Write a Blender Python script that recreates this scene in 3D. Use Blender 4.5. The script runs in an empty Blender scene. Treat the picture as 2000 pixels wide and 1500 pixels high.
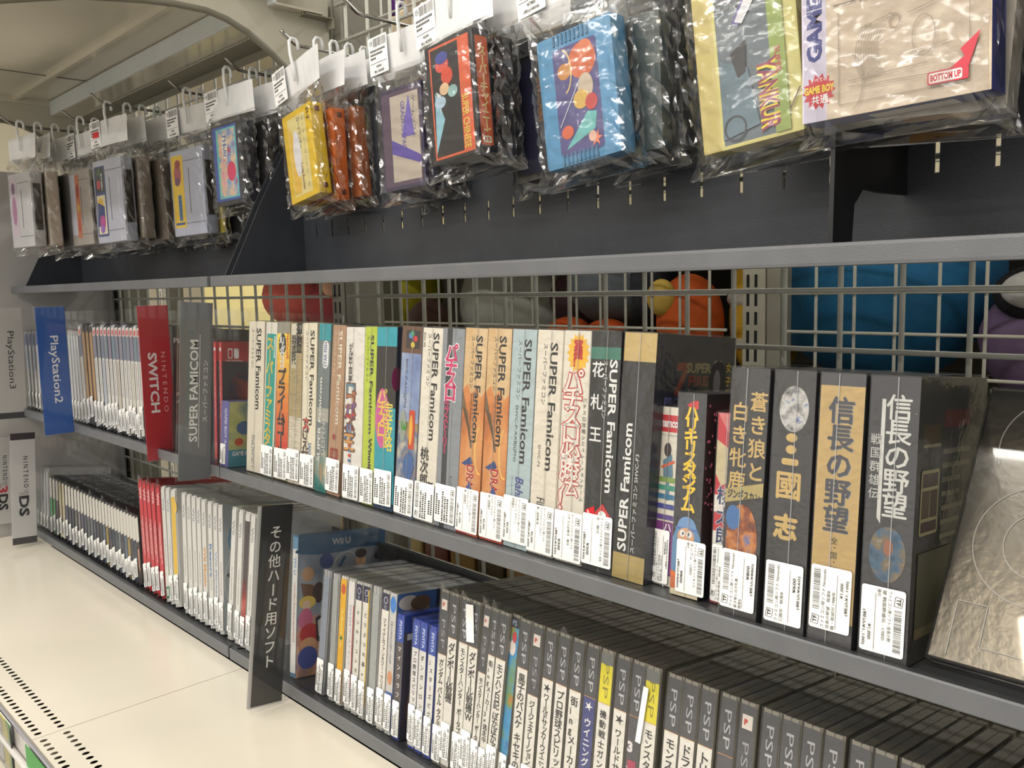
import bpy, bmesh, math, random
import numpy as np
from mathutils import Matrix, Vector
random.seed(7)
S = bpy.context.scene
COL = S.collection
H = 1.25                                   # eye height: the camera stands at the origin of the shelf frame, H above the floor

# ------------------------------------------------------------------ camera
RX = (0.6925741747575268, 0.7209770587209943, -0.023088812376445587)
DN = (0.0652557436152408, -0.09449746070751534, -0.9933840736820041)
FW = (-0.7183889617638571, 0.6864854774267665, -0.11249439496255685)
FPX = 1700.0
cd = bpy.data.cameras.new('camera'); cd.sensor_width = 36; cd.lens = FPX / 2000 * 36; cd.clip_start = .01
cam = bpy.data.objects.new('camera', cd); COL.objects.link(cam)
cam.matrix_world = Matrix(((RX[0], -DN[0], -FW[0], 0), (RX[1], -DN[1], -FW[1], 0), (RX[2], -DN[2], -FW[2], H), (0, 0, 0, 1)))
S.camera = cam
def ray(px, py):
    a, b, c = (px - 1000), (py - 750), FPX
    return np.array([RX[i] * a + DN[i] * b + FW[i] * c for i in range(3)])
def onY(px, py, Y):
    w = ray(px, py); return w * (Y / w[1])
def Xat(px, Y, z):                          # x of the point at depth Y and height z that is seen at column px
    a = [RX[i] * FPX - FW[i] * (px - 1000) for i in range(3)]
    return -(a[1] * Y + a[2] * z) / a[0]

# ------------------------------------------------------------------ light
S.view_settings.view_transform = 'Standard'; S.view_settings.look = 'None'
S.view_settings.exposure = 0.08; S.view_settings.gamma = 1.0; S.view_settings.use_curve_mapping = False
S.cycles.transparent_max_bounces = 28; S.cycles.max_bounces = 7; S.cycles.glossy_bounces = 3
S.cycles.caustics_reflective = False; S.cycles.caustics_refractive = False
S.cycles.sample_clamp_indirect = 4.0
w = bpy.data.worlds.new('store_air'); S.world = w; w.use_nodes = True
w.node_tree.nodes['Background'].inputs[0].default_value = (1.0, .97, .92, 1)
w.node_tree.nodes['Background'].inputs[1].default_value = .9
def lamp(name, loc, sx, sy, power, col=(1, .975, .94), rot=(0, 0, 0)):
    l = bpy.data.lights.new(name, 'AREA'); l.shape = 'RECTANGLE'; l.size = sx; l.size_y = sy; l.energy = power; l.color = col
    o = bpy.data.objects.new(name, l); COL.objects.link(o); o.location = (loc[0], loc[1], loc[2] + H); o.rotation_euler = rot
    return o
lamp('ceiling_tube', (-.7, -.45, 1.42), 3.6, .10, 30)
lamp('ceiling_tube', (-.9, -1.75, 1.42), 4.6, .12, 62)
lamp('ceiling_tube', (-.9, -3.2, 1.42), 4.6, .12, 60)
lamp('ceiling_tube', (-1.2, 1.9, 1.42), 4.2, .14, 34)
lamp('ceiling_tube', (-3.3, .1, 1.42), .12, 3.0, 34)
lamp('foil_highlight_lamp', (-.64, -1.14, 1.42), .16, .22, 7, (1, .86, .66))  # warm lamp added where the foil box mirrors the ceiling, for its highlight
sp = bpy.data.lights.new('ceiling_downlight', 'SPOT'); sp.energy = 14; sp.color = (1, .83, .58); sp.spot_size = math.radians(50); sp.shadow_soft_size = .05
so = bpy.data.objects.new('ceiling_downlight', sp); COL.objects.link(so); so.location = (-.05, -.55, 1.4 + H)
so.rotation_euler = (Vector((-.02, .55, -.2)) - Vector((-.05, -.55, 1.4))).to_track_quat('-Z', 'Y').to_euler()

# ------------------------------------------------------------------ materials
def srgb(c):
    return tuple(((x / 255) / 12.92 if x <= 10 else (((x / 255) + .055) / 1.055) ** 2.4) for x in c)
MC = {}
def mat(c, rough=.5, metal=0., spec=.5, coat=0.):
    k = (c, rough, metal, spec, coat)
    if k in MC: return MC[k]
    m = bpy.data.materials.new('paint'); m.use_nodes = True; b = m.node_tree.nodes['Principled BSDF']
    b.inputs['Base Color'].default_value = (*srgb(c), 1); b.inputs['Roughness'].default_value = rough
    b.inputs['Metallic'].default_value = metal; b.inputs['Specular IOR Level'].default_value = spec; b.inputs['Coat Weight'].default_value = coat
    MC[k] = m; return m
def noisy(name, c1, c2, scale, rough=.5, bump=0., detail=3, metal=0., stretch=(1, 1, 1), spec=.5, bscale=None, bdist=.002):
    m = bpy.data.materials.new(name); m.use_nodes = True; n = m.node_tree.nodes; l = m.node_tree.links; b = n['Principled BSDF']
    tc = n.new('ShaderNodeTexCoord'); mp = n.new('ShaderNodeMapping'); l.new(tc.outputs['Object'], mp.inputs[0]); mp.inputs['Scale'].default_value = stretch
    t = n.new('ShaderNodeTexNoise'); t.inputs['Scale'].default_value = scale; t.inputs['Detail'].default_value = detail; l.new(mp.outputs[0], t.inputs[0])
    r = n.new('ShaderNodeValToRGB'); r.color_ramp.elements[0].position = .38; r.color_ramp.elements[1].position = .62
    r.color_ramp.elements[0].color = (*srgb(c1), 1); r.color_ramp.elements[1].color = (*srgb(c2), 1)
    l.new(t.outputs[0], r.inputs[0]); l.new(r.outputs[0], b.inputs['Base Color'])
    b.inputs['Roughness'].default_value = rough; b.inputs['Metallic'].default_value = metal; b.inputs['Specular IOR Level'].default_value = spec
    if bump:
        bp = n.new('ShaderNodeBump'); bp.inputs['Strength'].default_value = bump; bp.inputs['Distance'].default_value = bdist
        t2 = n.new('ShaderNodeTexNoise'); t2.inputs['Scale'].default_value = bscale or scale * 2; t2.inputs['Detail'].default_value = 2; l.new(mp.outputs[0], t2.inputs[0])
        l.new(t2.outputs[0], bp.inputs['Height']); l.new(bp.outputs[0], b.inputs['Normal'])
    return m
def pic(name, cols, scale, rough=.45, stretch=(1, 1, 1), seed=0.):     # printed picture: several colours in soft patches
    m = bpy.data.materials.new(name); m.use_nodes = True; n = m.node_tree.nodes; l = m.node_tree.links; b = n['Principled BSDF']
    tc = n.new('ShaderNodeTexCoord'); mp = n.new('ShaderNodeMapping'); l.new(tc.outputs['Object'], mp.inputs[0]); mp.inputs['Scale'].default_value = stretch
    mp.inputs['Location'].default_value = (seed, seed * .7, seed * 1.3)
    t = n.new('ShaderNodeTexNoise'); t.inputs['Scale'].default_value = scale; t.inputs['Detail'].default_value = 4; l.new(mp.outputs[0], t.inputs[0])
    r = n.new('ShaderNodeValToRGB'); cr = r.color_ramp
    while len(cr.elements) < len(cols): cr.elements.new(.5)
    for i, c in enumerate(cols):
        cr.elements[i].position = .3 + .4 * i / (len(cols) - 1); cr.elements[i].color = (*srgb(c), 1)
    l.new(t.outputs[0], r.inputs[0]); l.new(r.outputs[0], b.inputs['Base Color']); b.inputs['Roughness'].default_value = rough
    return m
def film(name, base, rough, bump, scale, tint=(1, 1, 1), diff=0.0):     # clear wrap: transparent with a fresnel sheen and crinkles
    m = bpy.data.materials.new(name); m.use_nodes = True; n = m.node_tree.nodes; l = m.node_tree.links
    n.remove(n['Principled BSDF']); out = n['Material Output']
    tr = n.new('ShaderNodeBsdfTransparent'); tr.inputs[0].default_value = (*tint, 1)
    gl = n.new('ShaderNodeBsdfGlossy'); gl.inputs['Roughness'].default_value = rough
    tc = n.new('ShaderNodeTexCoord'); t = n.new('ShaderNodeTexNoise'); t.inputs['Scale'].default_value = scale; t.inputs['Detail'].default_value = 3
    l.new(tc.outputs['Object'], t.inputs[0])
    bp = n.new('ShaderNodeBump'); bp.inputs['Strength'].default_value = bump; bp.inputs['Distance'].default_value = .004
    l.new(t.outputs[0], bp.inputs['Height']); l.new(bp.outputs[0], gl.inputs['Normal'])
    fr = n.new('ShaderNodeLayerWeight'); fr.inputs['Blend'].default_value = .18; l.new(bp.outputs[0], fr.inputs['Normal'])
    mr = n.new('ShaderNodeMapRange'); mr.inputs['To Min'].default_value = base; mr.inputs['To Max'].default_value = min(1, base + .6); l.new(fr.outputs['Fresnel'], mr.inputs[0])
    mx = n.new('ShaderNodeMixShader'); l.new(mr.outputs[0], mx.inputs[0]); l.new(tr.outputs[0], mx.inputs[1]); l.new(gl.outputs[0], mx.inputs[2])
    last = mx
    if diff:
        df = n.new('ShaderNodeBsdfDiffuse'); df.inputs[0].default_value = (.8, .8, .8, 1)
        m2 = n.new('ShaderNodeMixShader'); m2.inputs[0].default_value = diff; l.new(mx.outputs[0], m2.inputs[1]); l.new(df.outputs[0], m2.inputs[2]); last = m2
    l.new(last.outputs[0], out.inputs[0])
    return m
M_FILM = film('clear_wrap', .055, .14, .6, 60, diff=.028)
M_BAG = film('clear_bag', .09, .13, .9, 24, diff=.010)
M_SEAM_GLINT = film('film_seam_glint', .35, .15, 0., 5, diff=.12)  # whitish strip: the wrap's seam line with its highlight put into the material
M_ACR = film('clear_acrylic', .035, .04, 0., 5, diff=.02)
M_GREY = noisy('grey_painted_steel', (99, 101, 105), (104, 106, 110), 30, .42, .12, bscale=900)
M_DARK = noisy('charcoal_painted_steel', (54, 57, 63), (58, 61, 67), 30, .36, .12, bscale=900)
M_TRAY = noisy('dark_tray_steel', (50, 52, 54), (56, 58, 60), 40, .35, .1, bscale=900)
M_WIRE = noisy('pale_grey_coated_wire', (196, 197, 186), (206, 206, 196), 60, .4)
M_POST = noisy('cream_painted_steel', (168, 166, 152), (174, 171, 157), 20, .45)
M_CANOPY = noisy('beige_gloss_steel', (196, 191, 176), (206, 200, 184), 4, .16, .05, bscale=14)
M_BEAM = noisy('light_grey_steel', (206, 212, 212), (212, 216, 216), 10, .35)
M_PLAT = noisy('cream_enamel_steel', (224, 218, 202), (229, 222, 206), 6, .16, .04, bscale=30)
M_CHROME = mat((150, 148, 142), .22, 1.0)
M_WHITE = mat((238, 238, 236), .45)
M_FOIL = noisy('silver_foil_print', (70, 68, 64), (104, 100, 92), 2.2, .24, .30, metal=.95, bscale=160, bdist=.0006)
M_BLACK = mat((20, 20, 22), .4)
INK = (28, 28, 32)

# ------------------------------------------------------------------ mesh helpers
def link(name, me, parent=None, loc=None, rot=None):
    o = bpy.data.objects.new(name, me); COL.objects.link(o)
    if parent is not None: o.parent = parent
    if loc is not None: o.location = loc
    if rot is not None: o.rotation_euler = rot
    return o
def tag(o, label, cat, group=None):
    o['label'] = label; o['category'] = cat
    if group: o['group'] = group
    return o
def thing(name, label, cat, loc, rot=(0, 0, 0), group=None):       # an Empty at the thing's base
    o = link(name, None, None, (loc[0], loc[1], loc[2] + H), rot); o.empty_display_size = .02
    return tag(o, label, cat, group)
def bm_mesh(bm, m, smooth=False, name='mesh'):
    me = bpy.data.meshes.new(name); bm.to_mesh(me); bm.free()
    for x in (m if isinstance(m, (list, tuple)) else [m]): me.materials.append(x)
    if smooth: me.shade_smooth()
    return me
BC = {}
def box_me(dx, dy, dz, m, bev=0., seg=1, org=(0, 0, 0)):            # box from org (min corner); metres
    k = (round(dx, 5), round(dy, 5), round(dz, 5), m.name, bev, seg, org)
    if k in BC: return BC[k]
    bm = bmesh.new(); bmesh.ops.create_cube(bm, size=1)
    for v in bm.verts: v.co = Vector(((v.co.x + .5) * dx + org[0], (v.co.y + .5) * dy + org[1], (v.co.z + .5) * dz + org[2]))
    if bev: bmesh.ops.bevel(bm, geom=bm.edges[:], offset=bev, segments=seg, affect='EDGES', profile=.7)
    BC[k] = bm_mesh(bm, m); return BC[k]
def prism(pts, axis, a, b, m, bev=0.):                              # polygon extruded along an axis; pts in the two other axes
    bm = bmesh.new(); lo, hi = [], []
    for p in pts:
        for t, L in ((a, lo), (b, hi)):
            L.append(bm.verts.new({'x': (t, p[0], p[1]), 'y': (p[0], t, p[1]), 'z': (p[0], p[1], t)}[axis]))
    bm.faces.new(lo); bm.faces.new(hi[::-1])
    for i in range(len(pts)): bm.faces.new((lo[i], hi[i], hi[(i + 1) % len(pts)], lo[(i + 1) % len(pts)]))
    bmesh.ops.recalc_face_normals(bm, faces=bm.faces)
    if bev: bmesh.ops.bevel(bm, geom=bm.edges[:], offset=bev, segments=2, affect='EDGES')
    return bm_mesh(bm, m)
def tube(pts, r, m, n=8):
    bm = bmesh.new(); rings = []
    P = [Vector(p) for p in pts]
    for i, p in enumerate(P):
        d = ((P[min(i + 1, len(P) - 1)] - p).normalized() + (p - P[max(i - 1, 0)]).normalized())
        d = d.normalized() if d.length else Vector((0, 0, 1))
        u = d.orthogonal().normalized() if i == 0 else (u0 - d * u0.dot(d)).normalized()
        u0 = u; v = d.cross(u)
        rings.append([bm.verts.new(p + r * (math.cos(6.28318 * k / n) * u + math.sin(6.28318 * k / n) * v)) for k in range(n)])
    for a, b in zip(rings, rings[1:]):
        for k in range(n): bm.faces.new((a[k], a[(k + 1) % n], b[(k + 1) % n], b[k]))
    bm.faces.new(rings[0][::-1]); bm.faces.new(rings[-1])
    return bm_mesh(bm, m, True)

# ------------------------------------------------------------------ printing: flat shapes and lettering laid on a face
GC = {}
def glyphs(s, bold=0.):                                             # -> verts (n,2), faces, bbox of a string in Blender's built-in font
    k = (s, bold)
    if k in GC: return GC[k]
    c = bpy.data.curves.new('lettering', 'FONT'); c.body = s; c.resolution_u = 2; c.offset = bold
    o = bpy.data.objects.new('lettering', c)
    me = o.to_mesh()
    v = np.array([(x.co.x, x.co.y) for x in me.vertices]) if len(me.vertices) else np.zeros((0, 2))
    f = [tuple(p.vertices) for p in me.polygons]
    o.to_mesh_clear(); bpy.data.objects.remove(o); bpy.data.curves.remove(c)
    GC[k] = (v, f); return GC[k]
_v, _ = glyphs('国'); EMC = (_v.max(0) + _v.min(0)) / 2; EM = (_v.max(0) - _v.min(0)).max() / .9
class Art:
    """Flat print on one face. u, v in mm from the face's lower left corner; each new shape lies a hair above the last."""
    def __init__(s, face='front', w=0., off=.12):
        s.face, s.w, s.off = face, w, off; s.V, s.F, s.MI, s.ms = [], [], [], []; s.k = 0
    def _mi(s, c):
        m = c if isinstance(c, bpy.types.Material) else mat(tuple(c), .42)
        if m not in s.ms: s.ms.append(m)
        return s.ms.index(m)
    def raw(s, pts, faces, c, up=1):
        if not len(pts): return
        s.k += up; d = s.off + .045 * s.k; b = len(s.V)
        for u, v in pts:
            if s.face == 'front': s.V.append((u / 1e3, -d / 1e3, v / 1e3))
            elif s.face == 'right': s.V.append(((s.w + d) / 1e3, u / 1e3, v / 1e3))
            elif s.face == 'bottom': s.V.append((u / 1e3, v / 1e3, -d / 1e3))
            elif s.face == 'top': s.V.append((u / 1e3, v / 1e3, (s.w + d) / 1e3))
        mi = s._mi(c)
        for f in faces: s.F.append(tuple(b + i for i in f)); s.MI.append(mi)
    def poly(s, pts, c, up=1): s.raw(pts, [tuple(range(len(pts)))], c, up)
    def rect(s, a, b, x, y, c, up=1): s.poly([(a, b), (x, b), (x, y), (a, y)], c, up)
    def rrect(s, a, b, x, y, r, c):
        P = []
        for cx, cy, t in ((x - r, y - r, 0), (a + r, y - r, 90), (a + r, b + r, 180), (x - r, b + r, 270)):
            for q in (0, 30, 60, 90): P.append((cx + r * math.cos(math.radians(t + q)), cy + r * math.sin(math.radians(t + q))))
        s.poly(P, c)
    def ell(s, cx, cy, rx, ry, c, n=20): s.poly([(cx + rx * math.cos(6.28318 * i / n), cy + ry * math.sin(6.28318 * i / n)) for i in range(n)], c)
    def ring(s, cx, cy, rx, ry, t, c, n=36, a0=0, a1=360):
        P, F = [], []
        for i in range(n + 1):
            a = math.radians(a0 + (a1 - a0) * i / n)
            P += [(cx + rx * math.cos(a), cy + ry * math.sin(a)), (cx + (rx - t) * math.cos(a), cy + (ry - t) * math.sin(a))]
        for i in range(n): F.append((2 * i, 2 * i + 2, 2 * i + 3, 2 * i + 1))
        s.raw(P, F, c)
    def star(s, cx, cy, r, r2, n, c, sy=1):
        s.raw([(cx, cy)] + [(cx + (r if i % 2 == 0 else r2) * math.cos(3.14159 * i / n), cy + sy * (r if i % 2 == 0 else r2) * math.sin(3.14159 * i / n)) for i in range(2 * n)],
              [(0, 1 + i, 1 + (i + 1) % (2 * n)) for i in range(2 * n)], c)
    def line(s, x0, y0, x1, y1, t, c):
        d = math.hypot(x1 - x0, y1 - y0); nx, ny = -(y1 - y0) / d * t / 2, (x1 - x0) / d * t / 2
        s.poly([(x0 + nx, y0 + ny), (x1 + nx, y1 + ny), (x1 - nx, y1 - ny), (x0 - nx, y0 - ny)], c)
    def text(s, t, u, v, L, size, c, mode='h', bold=0., shear=0., up=1, fitbox=True):
        """h: left to right from (u,v) baseline; cw: reads downward from v, centred on u; ccw: reads upward from v, centred on u. L, size: length and height in mm"""
        P, F = glyphs(t, bold)
        if not len(P): return
        lo, hi = P.min(0), P.max(0)
        Q = (P - lo) / np.maximum(hi - lo, 1e-6) * np.array([L, size])
        Q[:, 0] += shear * Q[:, 1]
        if mode == 'h': R = Q + np.array([u, v])
        elif mode == 'cw': R = np.stack([u - size / 2 + Q[:, 1], v - Q[:, 0]], 1)
        else: R = np.stack([u + size / 2 - Q[:, 1], v + Q[:, 0]], 1)
        s.raw(R.tolist(), F, c, up)
    def tate(s, t, u, v, pitch, size, c, bold=0., sx=1., up=1, shear=0.):  # upright characters stacked downward, centred on u, starting at v
        P, F = [], []; y = v - pitch / 2; EX = [([], []) for _ in range(4)]
        for ch in t:
            if ch == ' ': y -= pitch * .5; continue
            g, f = glyphs(ch, bold)
            q = (g - EMC) / EM * size
            if bold and ord(ch) > 0x4e00:                           # dense characters are thickened by doubling, not by growing the outline
                g, f = glyphs(ch, 0.); q = (g - EMC) / EM * size; e = bold * size * .9
                for k, (dx, dy) in enumerate(((-e, 0), (e, 0), (0, e), (0, -e))):
                    b = len(EX[k][0]); EX[k][0].extend([(x * sx + dx + shear * yy_ + u, yy_ + dy + y) for x, yy_ in q]); EX[k][1].extend([tuple(b + i for i in x) for x in f])
            if ch in 'ー―〜-()~': q = np.stack([q[:, 1], -q[:, 0]], 1)
            if ch in 'ァィゥェォャュョッぁぃぅぇぉっゃゅょ・': q = q + np.array([.1 * size, .1 * size])
            b = len(P); q = q * np.array([sx, 1]); q[:, 0] += shear * q[:, 1]
            P += [(a + u, bb + y) for a, bb in q]; F += [tuple(b + i for i in x) for x in f]; y -= pitch
        s.raw(P, F, c, up)
        for a, b in EX: s.raw(a, b, c, .5)
    def mesh(s):
        me = bpy.data.meshes.new('print'); me.from_pydata(s.V, [], s.F)
        for m in s.ms: me.materials.append(m)
        me.polygons.foreach_set('material_index', s.MI); me.update()
        return me
    def build(s, name, parent): return link(name, s.mesh(), parent)

# ------------------------------------------------------------------ price stickers
def sticker_me(w, h, o, lines, price, tax, big=False):
    """white rounded label; o='cw' print reads downward (barcode on the right edge), 'ccw' reads upward (barcode on the left edge)"""
    a = Art(); a.off = .30; rr = random.Random(int(w * 7 + h * 3) + (len(lines[0]) * 7 if lines else random.randint(0, 99)))
    a.rrect(0, 0, w, h, min(1.6, w / 5), (246, 246, 244))
    def X(f): return f * w if o == 'cw' else (1 - f) * w
    y = h * .97 if o == 'cw' else h * .03
    sg = -1 if o == 'cw' else 1
    # barcode across the print direction
    b0, b1 = sorted((X(.93), X(.76)))
    y0, y1 = (h * .70, h * .06) if o == 'cw' else (h * .30, h * .94)
    yy = y0; P, F = [], []
    while (yy - y1) * sg < 0:
        t = rr.choice((.2, .35, .5)) * h / 40; q = len(P)
        P += [(b0, yy), (b1, yy), (b1, yy + sg * t), (b0, yy + sg * t)]; F.append((q, q + 1, q + 2, q + 3)); yy += sg * (t + rr.choice((.25, .4, .55)) * h / 40)
    a.raw(P, F, INK)
    # shop emblem: a rounded cube with the letters TF
    cy = h * .83 if o == 'cw' else h * .14; cx = X(.85); e = min(w * .1, 2.6)
    hexa = [(cx - e, cy - e * 1.1), (cx + e * .7, cy - e * 1.2), (cx + e, cy + e * .9), (cx - e * .7, cy + e * 1.1)]
    for i in range(4): a.line(*hexa[i], *hexa[(i + 1) % 4], .3, INK)
    a.text('TF', cx, cy + (e * .8 if o == 'cw' else -e * .8), e * 1.6, e, INK, o, .02)
    if lines:
        for i, t in enumerate(lines):
            L = h * .92 * min(1, len(t) / 17); a.text(t, X(.66 - .125 * i), y, L, w * .085, INK, o)
        a.rect(X(.335) - .12, h * .05, X(.335) + .12, h * .9, INK)
        a.text(price, X(.215), h * (.42 if o == 'cw' else .55), h * .24, w * .085, INK, o, .01)
        a.text(tax, X(.09), h * (.62 if o == 'cw' else .30), h * .54, w * .095, INK, o, .01)
    else:                                                           # too small in the photo to be read: rows of tiny marks
        P, F = [], []
        for f in (.64, .52, .40):
            q0 = h * .05
            while q0 < h * rr.uniform(.6, .95):
                t = rr.uniform(.5, 1.3) * h / 30; q = len(P); u = X(f)
                P += [(u - w * .04, q0), (u + w * .03, q0), (u + w * .03, q0 + t), (u - w * .04, q0 + t)]; F.append((q, q + 1, q + 2, q + 3)); q0 += t + rr.uniform(.4, .9) * h / 30
        for f, k in ((.22, .35), (.1, .5)):
            q0 = h * .2
            while q0 < h * (.2 + k):
                q = len(P); u = X(f); P += [(u - w * .035, q0), (u + w * .035, q0), (u + w * .035, q0 + h * .035), (u - w * .035, q0 + h * .035)]; F.append((q, q + 1, q + 2, q + 3)); q0 += h * .055
        a.raw(P, F, INK)
    return a.mesh()
STK = {}
def sticker(parent, u, v, w, h, o='cw', lines=None, price='¥300', tax='(税込¥330)', yo=0., rot=0.):
    k = (round(w), round(h), o, tuple(lines or ()), price if lines else random.randint(0, 2))
    if k not in STK: STK[k] = sticker_me(w, h, o, lines, price, tax)
    return link('price_sticker', STK[k], parent, (u / 1e3, yo, v / 1e3), (0, rot, 0))

# ------------------------------------------------------------------ wraps
WR = {}
def wrap_me(t, d, h, tabs, var):
    k = (round(t), round(d), round(h), tabs, var)
    if k in WR: return WR[k]
    r = random.Random(int(t * 31 + d * 7 + h + var * 13))
    g = .9; x0, x1, y0, y1, z0, z1 = -g * .5, t + g * .5, -g, d + g, -g * .2, h + g
    bm = bmesh.new()
    nz, ny, nx = 9, 7, 2
    def grid(f, a, b):
        L = [[bm.verts.new(Vector(f(i / a, j / b)) / 1e3) for j in range(b + 1)] for i in range(a + 1)]
        for i in range(a):
            for j in range(b): bm.faces.new((L[i][j], L[i + 1][j], L[i + 1][j + 1], L[i][j + 1]))
    n = lambda s: r.uniform(-s, s)
    grid(lambda a, b: (x0 + (x1 - x0) * a, y0 + n(.25), z0 + (z1 - z0) * b), nx, nz)
    grid(lambda a, b: (x0 + (x1 - x0) * a, y0 + (y1 - y0) * b, z1 + (n(.9) if 0 < b < 1 else 0) + .4), nx, ny)
    grid(lambda a, b: (x1 + n(.15), y0 + (y1 - y0) * a, z0 + (z1 - z0) * b), ny, nz)
    if tabs:                                                        # the pinched corner of the film standing up at the spine's top
        hh = r.uniform(5, 10); xm = r.uniform(x0, x1)
        a, b, c, e = [bm.verts.new(Vector(p) / 1e3) for p in ((x0, y0, z1 - 2), (x1, y0, z1 - 2), (xm, y0 - 1 + n(1.5), z1 + hh), ((x0 + x1) / 2, y0 + 8, z1 + 1))]
        bm.faces.new((a, b, c)); bm.faces.new((b, e, c)); bm.faces.new((a, c, e))
    WR[k] = bm_mesh(bm, M_FILM); return WR[k]
CT = {}
def case_me(t, d, h, bev, m):                                       # two-shell keep case: rounded body with a seam groove along top and bottom
    k = (round(t, 1), d, h, bev, m.name)
    if k in CT: return CT[k]
    bm = bmesh.new()
    for a, b, g in ((0, t * .46, 0), (t * .46, t * .54, .7), (t * .54, t, 0)):
        r = bmesh.ops.create_cube(bm, size=1)['verts']
        for v in r: v.co = Vector((a + (v.co.x + .5) * (b - a), g + (v.co.y + .5) * (d - 2 * g), g + (v.co.z + .5) * (h - 2 * g))) / 1e3
    if bev: 
        bmesh.ops.bevel(bm, geom=[e for e in bm.edges if all(abs(v.co.y) < 1e-6 for v in e.verts) and (min(abs(e.verts[0].co.x), abs(e.verts[0].co.x - t / 1e3)) < 1e-6 and abs(e.verts[0].co.x - e.verts[1].co.x) < 1e-6)], offset=bev / 1e3, segments=3, affect='EDGES')
    CT[k] = bm_mesh(bm, m); return CT[k]

TILT_M, TILT_L = math.radians(5.2), math.radians(8.0)
Y_M, Z_M, Y_L, Z_L = .500, -.2235, .510, -.477
def row_spot(px_top, px_bot, h, Y, Z, tilt, back=0.):
    """x at the tray and sideways lean of a case whose spine's lower left is seen at column px_bot and upper left at px_top"""
    yb, zb = Y + back * math.cos(tilt), Z - back * math.sin(tilt)
    hh = h / 1e3
    xb = Xat(px_bot, yb, zb); xt = Xat(px_top, yb + hh * math.sin(tilt), zb + hh * math.cos(tilt))
    return xb, xt, yb, zb
def game(name, label, cat, group, x, y, z, t, d, h, tilt, lean, body, bev=0., wrap=True, tabs=False, boxy=False, yaw=0.):
    R = Matrix.Rotation(yaw, 4, 'Z') @ Matrix.Rotation(-tilt, 4, 'X') @ Matrix.Rotation(lean, 4, 'Y')
    r = thing(name, label, cat, (x, y, z), R.to_euler(), group)
    if boxy: link('carton', box_me(t / 1e3, d / 1e3, h / 1e3, body, .0006), r)
    else: link('shell', case_me(t, d, h, bev, body), r)
    if wrap and boxy and h > 100: link('film_seam_glint', box_me(.0005, .0003, h / 1e3, M_SEAM_GLINT, 0, 1, (t * random.choice((.42, .5, .56)) / 1e3, -.0012, 0)), r)
    if wrap: link('film_wrap', wrap_me(t, d, h, tabs, random.randint(0, 3)), r)
    return r

# ================================================================== the room
def struct(name, me, loc=(0, 0, 0)):
    o = link(name, me, None, (loc[0], loc[1], loc[2] + H)); o['kind'] = 'structure'; return o
struct('floor', box_me(14, 14, .05, mat((170, 165, 155), .35)), (-8, -6, -H - .05))
struct('ceiling', box_me(14, 14, .05, mat((236, 230, 214), .8)), (-8, -6, 1.50))
struct('wall_back', box_me(14, .05, 2.75, mat((232, 224, 196), .7)), (-8, 4.2, -H))
struct('wall_left', box_me(.05, 10.2, 2.75, mat((214, 208, 192), .7)), (-5.6, -6, -H))

# ================================================================== the gondola
def rootat(name, label, cat, x=0, y=0, z=0, group=None): return thing(name, label, cat, (x, y, z), (0, 0, 0), group)
def wire_panel(name, label, Y, xs, zs, x0, x1, z0, z1, r, group):
    t = rootat(name, label, 'wire grid', x0, Y, z0, group)
    vm = tube([(0, 0, 0), (0, 0, z1 - z0)], r, M_WIRE, 6); hm = tube([(0, 0, 0), (x1 - x0, 0, 0)], r, M_WIRE, 6)
    for x in xs: link('wire', vm, t, (x - x0, 0, 0))
    for z in zs: link('wire', hm, t, (0, -2 * r + .0004, z - z0))
zs = [-.0100 + .0492 * k for k in range(-9, 13)]
wire_panel('wire_grid_panel', 'pale grey wire grid behind the shelves nearest the camera', .693, [-.2314 - .0502 * k for k in range(-8, 17)], zs, -1.052, .20, -.46, .60, .0024, 'front wire grids')
wire_panel('wire_grid_panel', 'pale grey wire grid at the far bay beneath the beam', .693, [-1.13 - .0502 * k for k in range(17)], zs, -1.965, -1.10, -.46, .60, .0024, 'front wire grids')
zb = [-.0185 + .0492 * k for k in range(-9, 13)]
wire_panel('wire_grid_panel', 'rear wire grid on the opposite side of the gondola, behind the nearer one', 1.045, [-.134 - .0498 * k for k in range(-5, 9)], zb, -.57, .15, -.46, .60, .0022, 'rear wire grids')
wire_panel('wire_grid_panel', 'rear wire grid between the two slotted posts', 1.045, [-.69 - .0498 * k for k in range(17)], zb, -1.50, -.66, -.46, .60, .0022, 'rear wire grids')
def post(x, Y, label, w=.032, dep=.05):
    t = rootat('slotted_post', label, 'post', x, Y, -.62, 'slotted uprights')
    link('upright', box_me(w, dep, 1.25, M_POST, .0015), t)
    link('side_flange', box_me(.020, dep + .004, 1.25, mat((140, 138, 126), .5), .0015), t, (w + .001, .002, 0))
    sl = box_me(.0042, .0012, .017, M_BLACK)
    for k in range(50):
        for dx in (.007, .019): link('slot', sl, t, (dx, -.0004, .01 + .025 * k))
post(-1.112, .700, 'slotted upright post where the two shelf bays meet')
post(-1.992, .700, 'slotted upright post at the end panel')
post(-.640, 1.047, 'slotted rear post in front of the orange plush toy', .034, .028)
post(-1.545, 1.047, 'slotted rear post beside the yellow plush toy', .034)
post(-2.62, 1.047, 'slotted rear post in front of the bright cream wall', .034)

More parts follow.
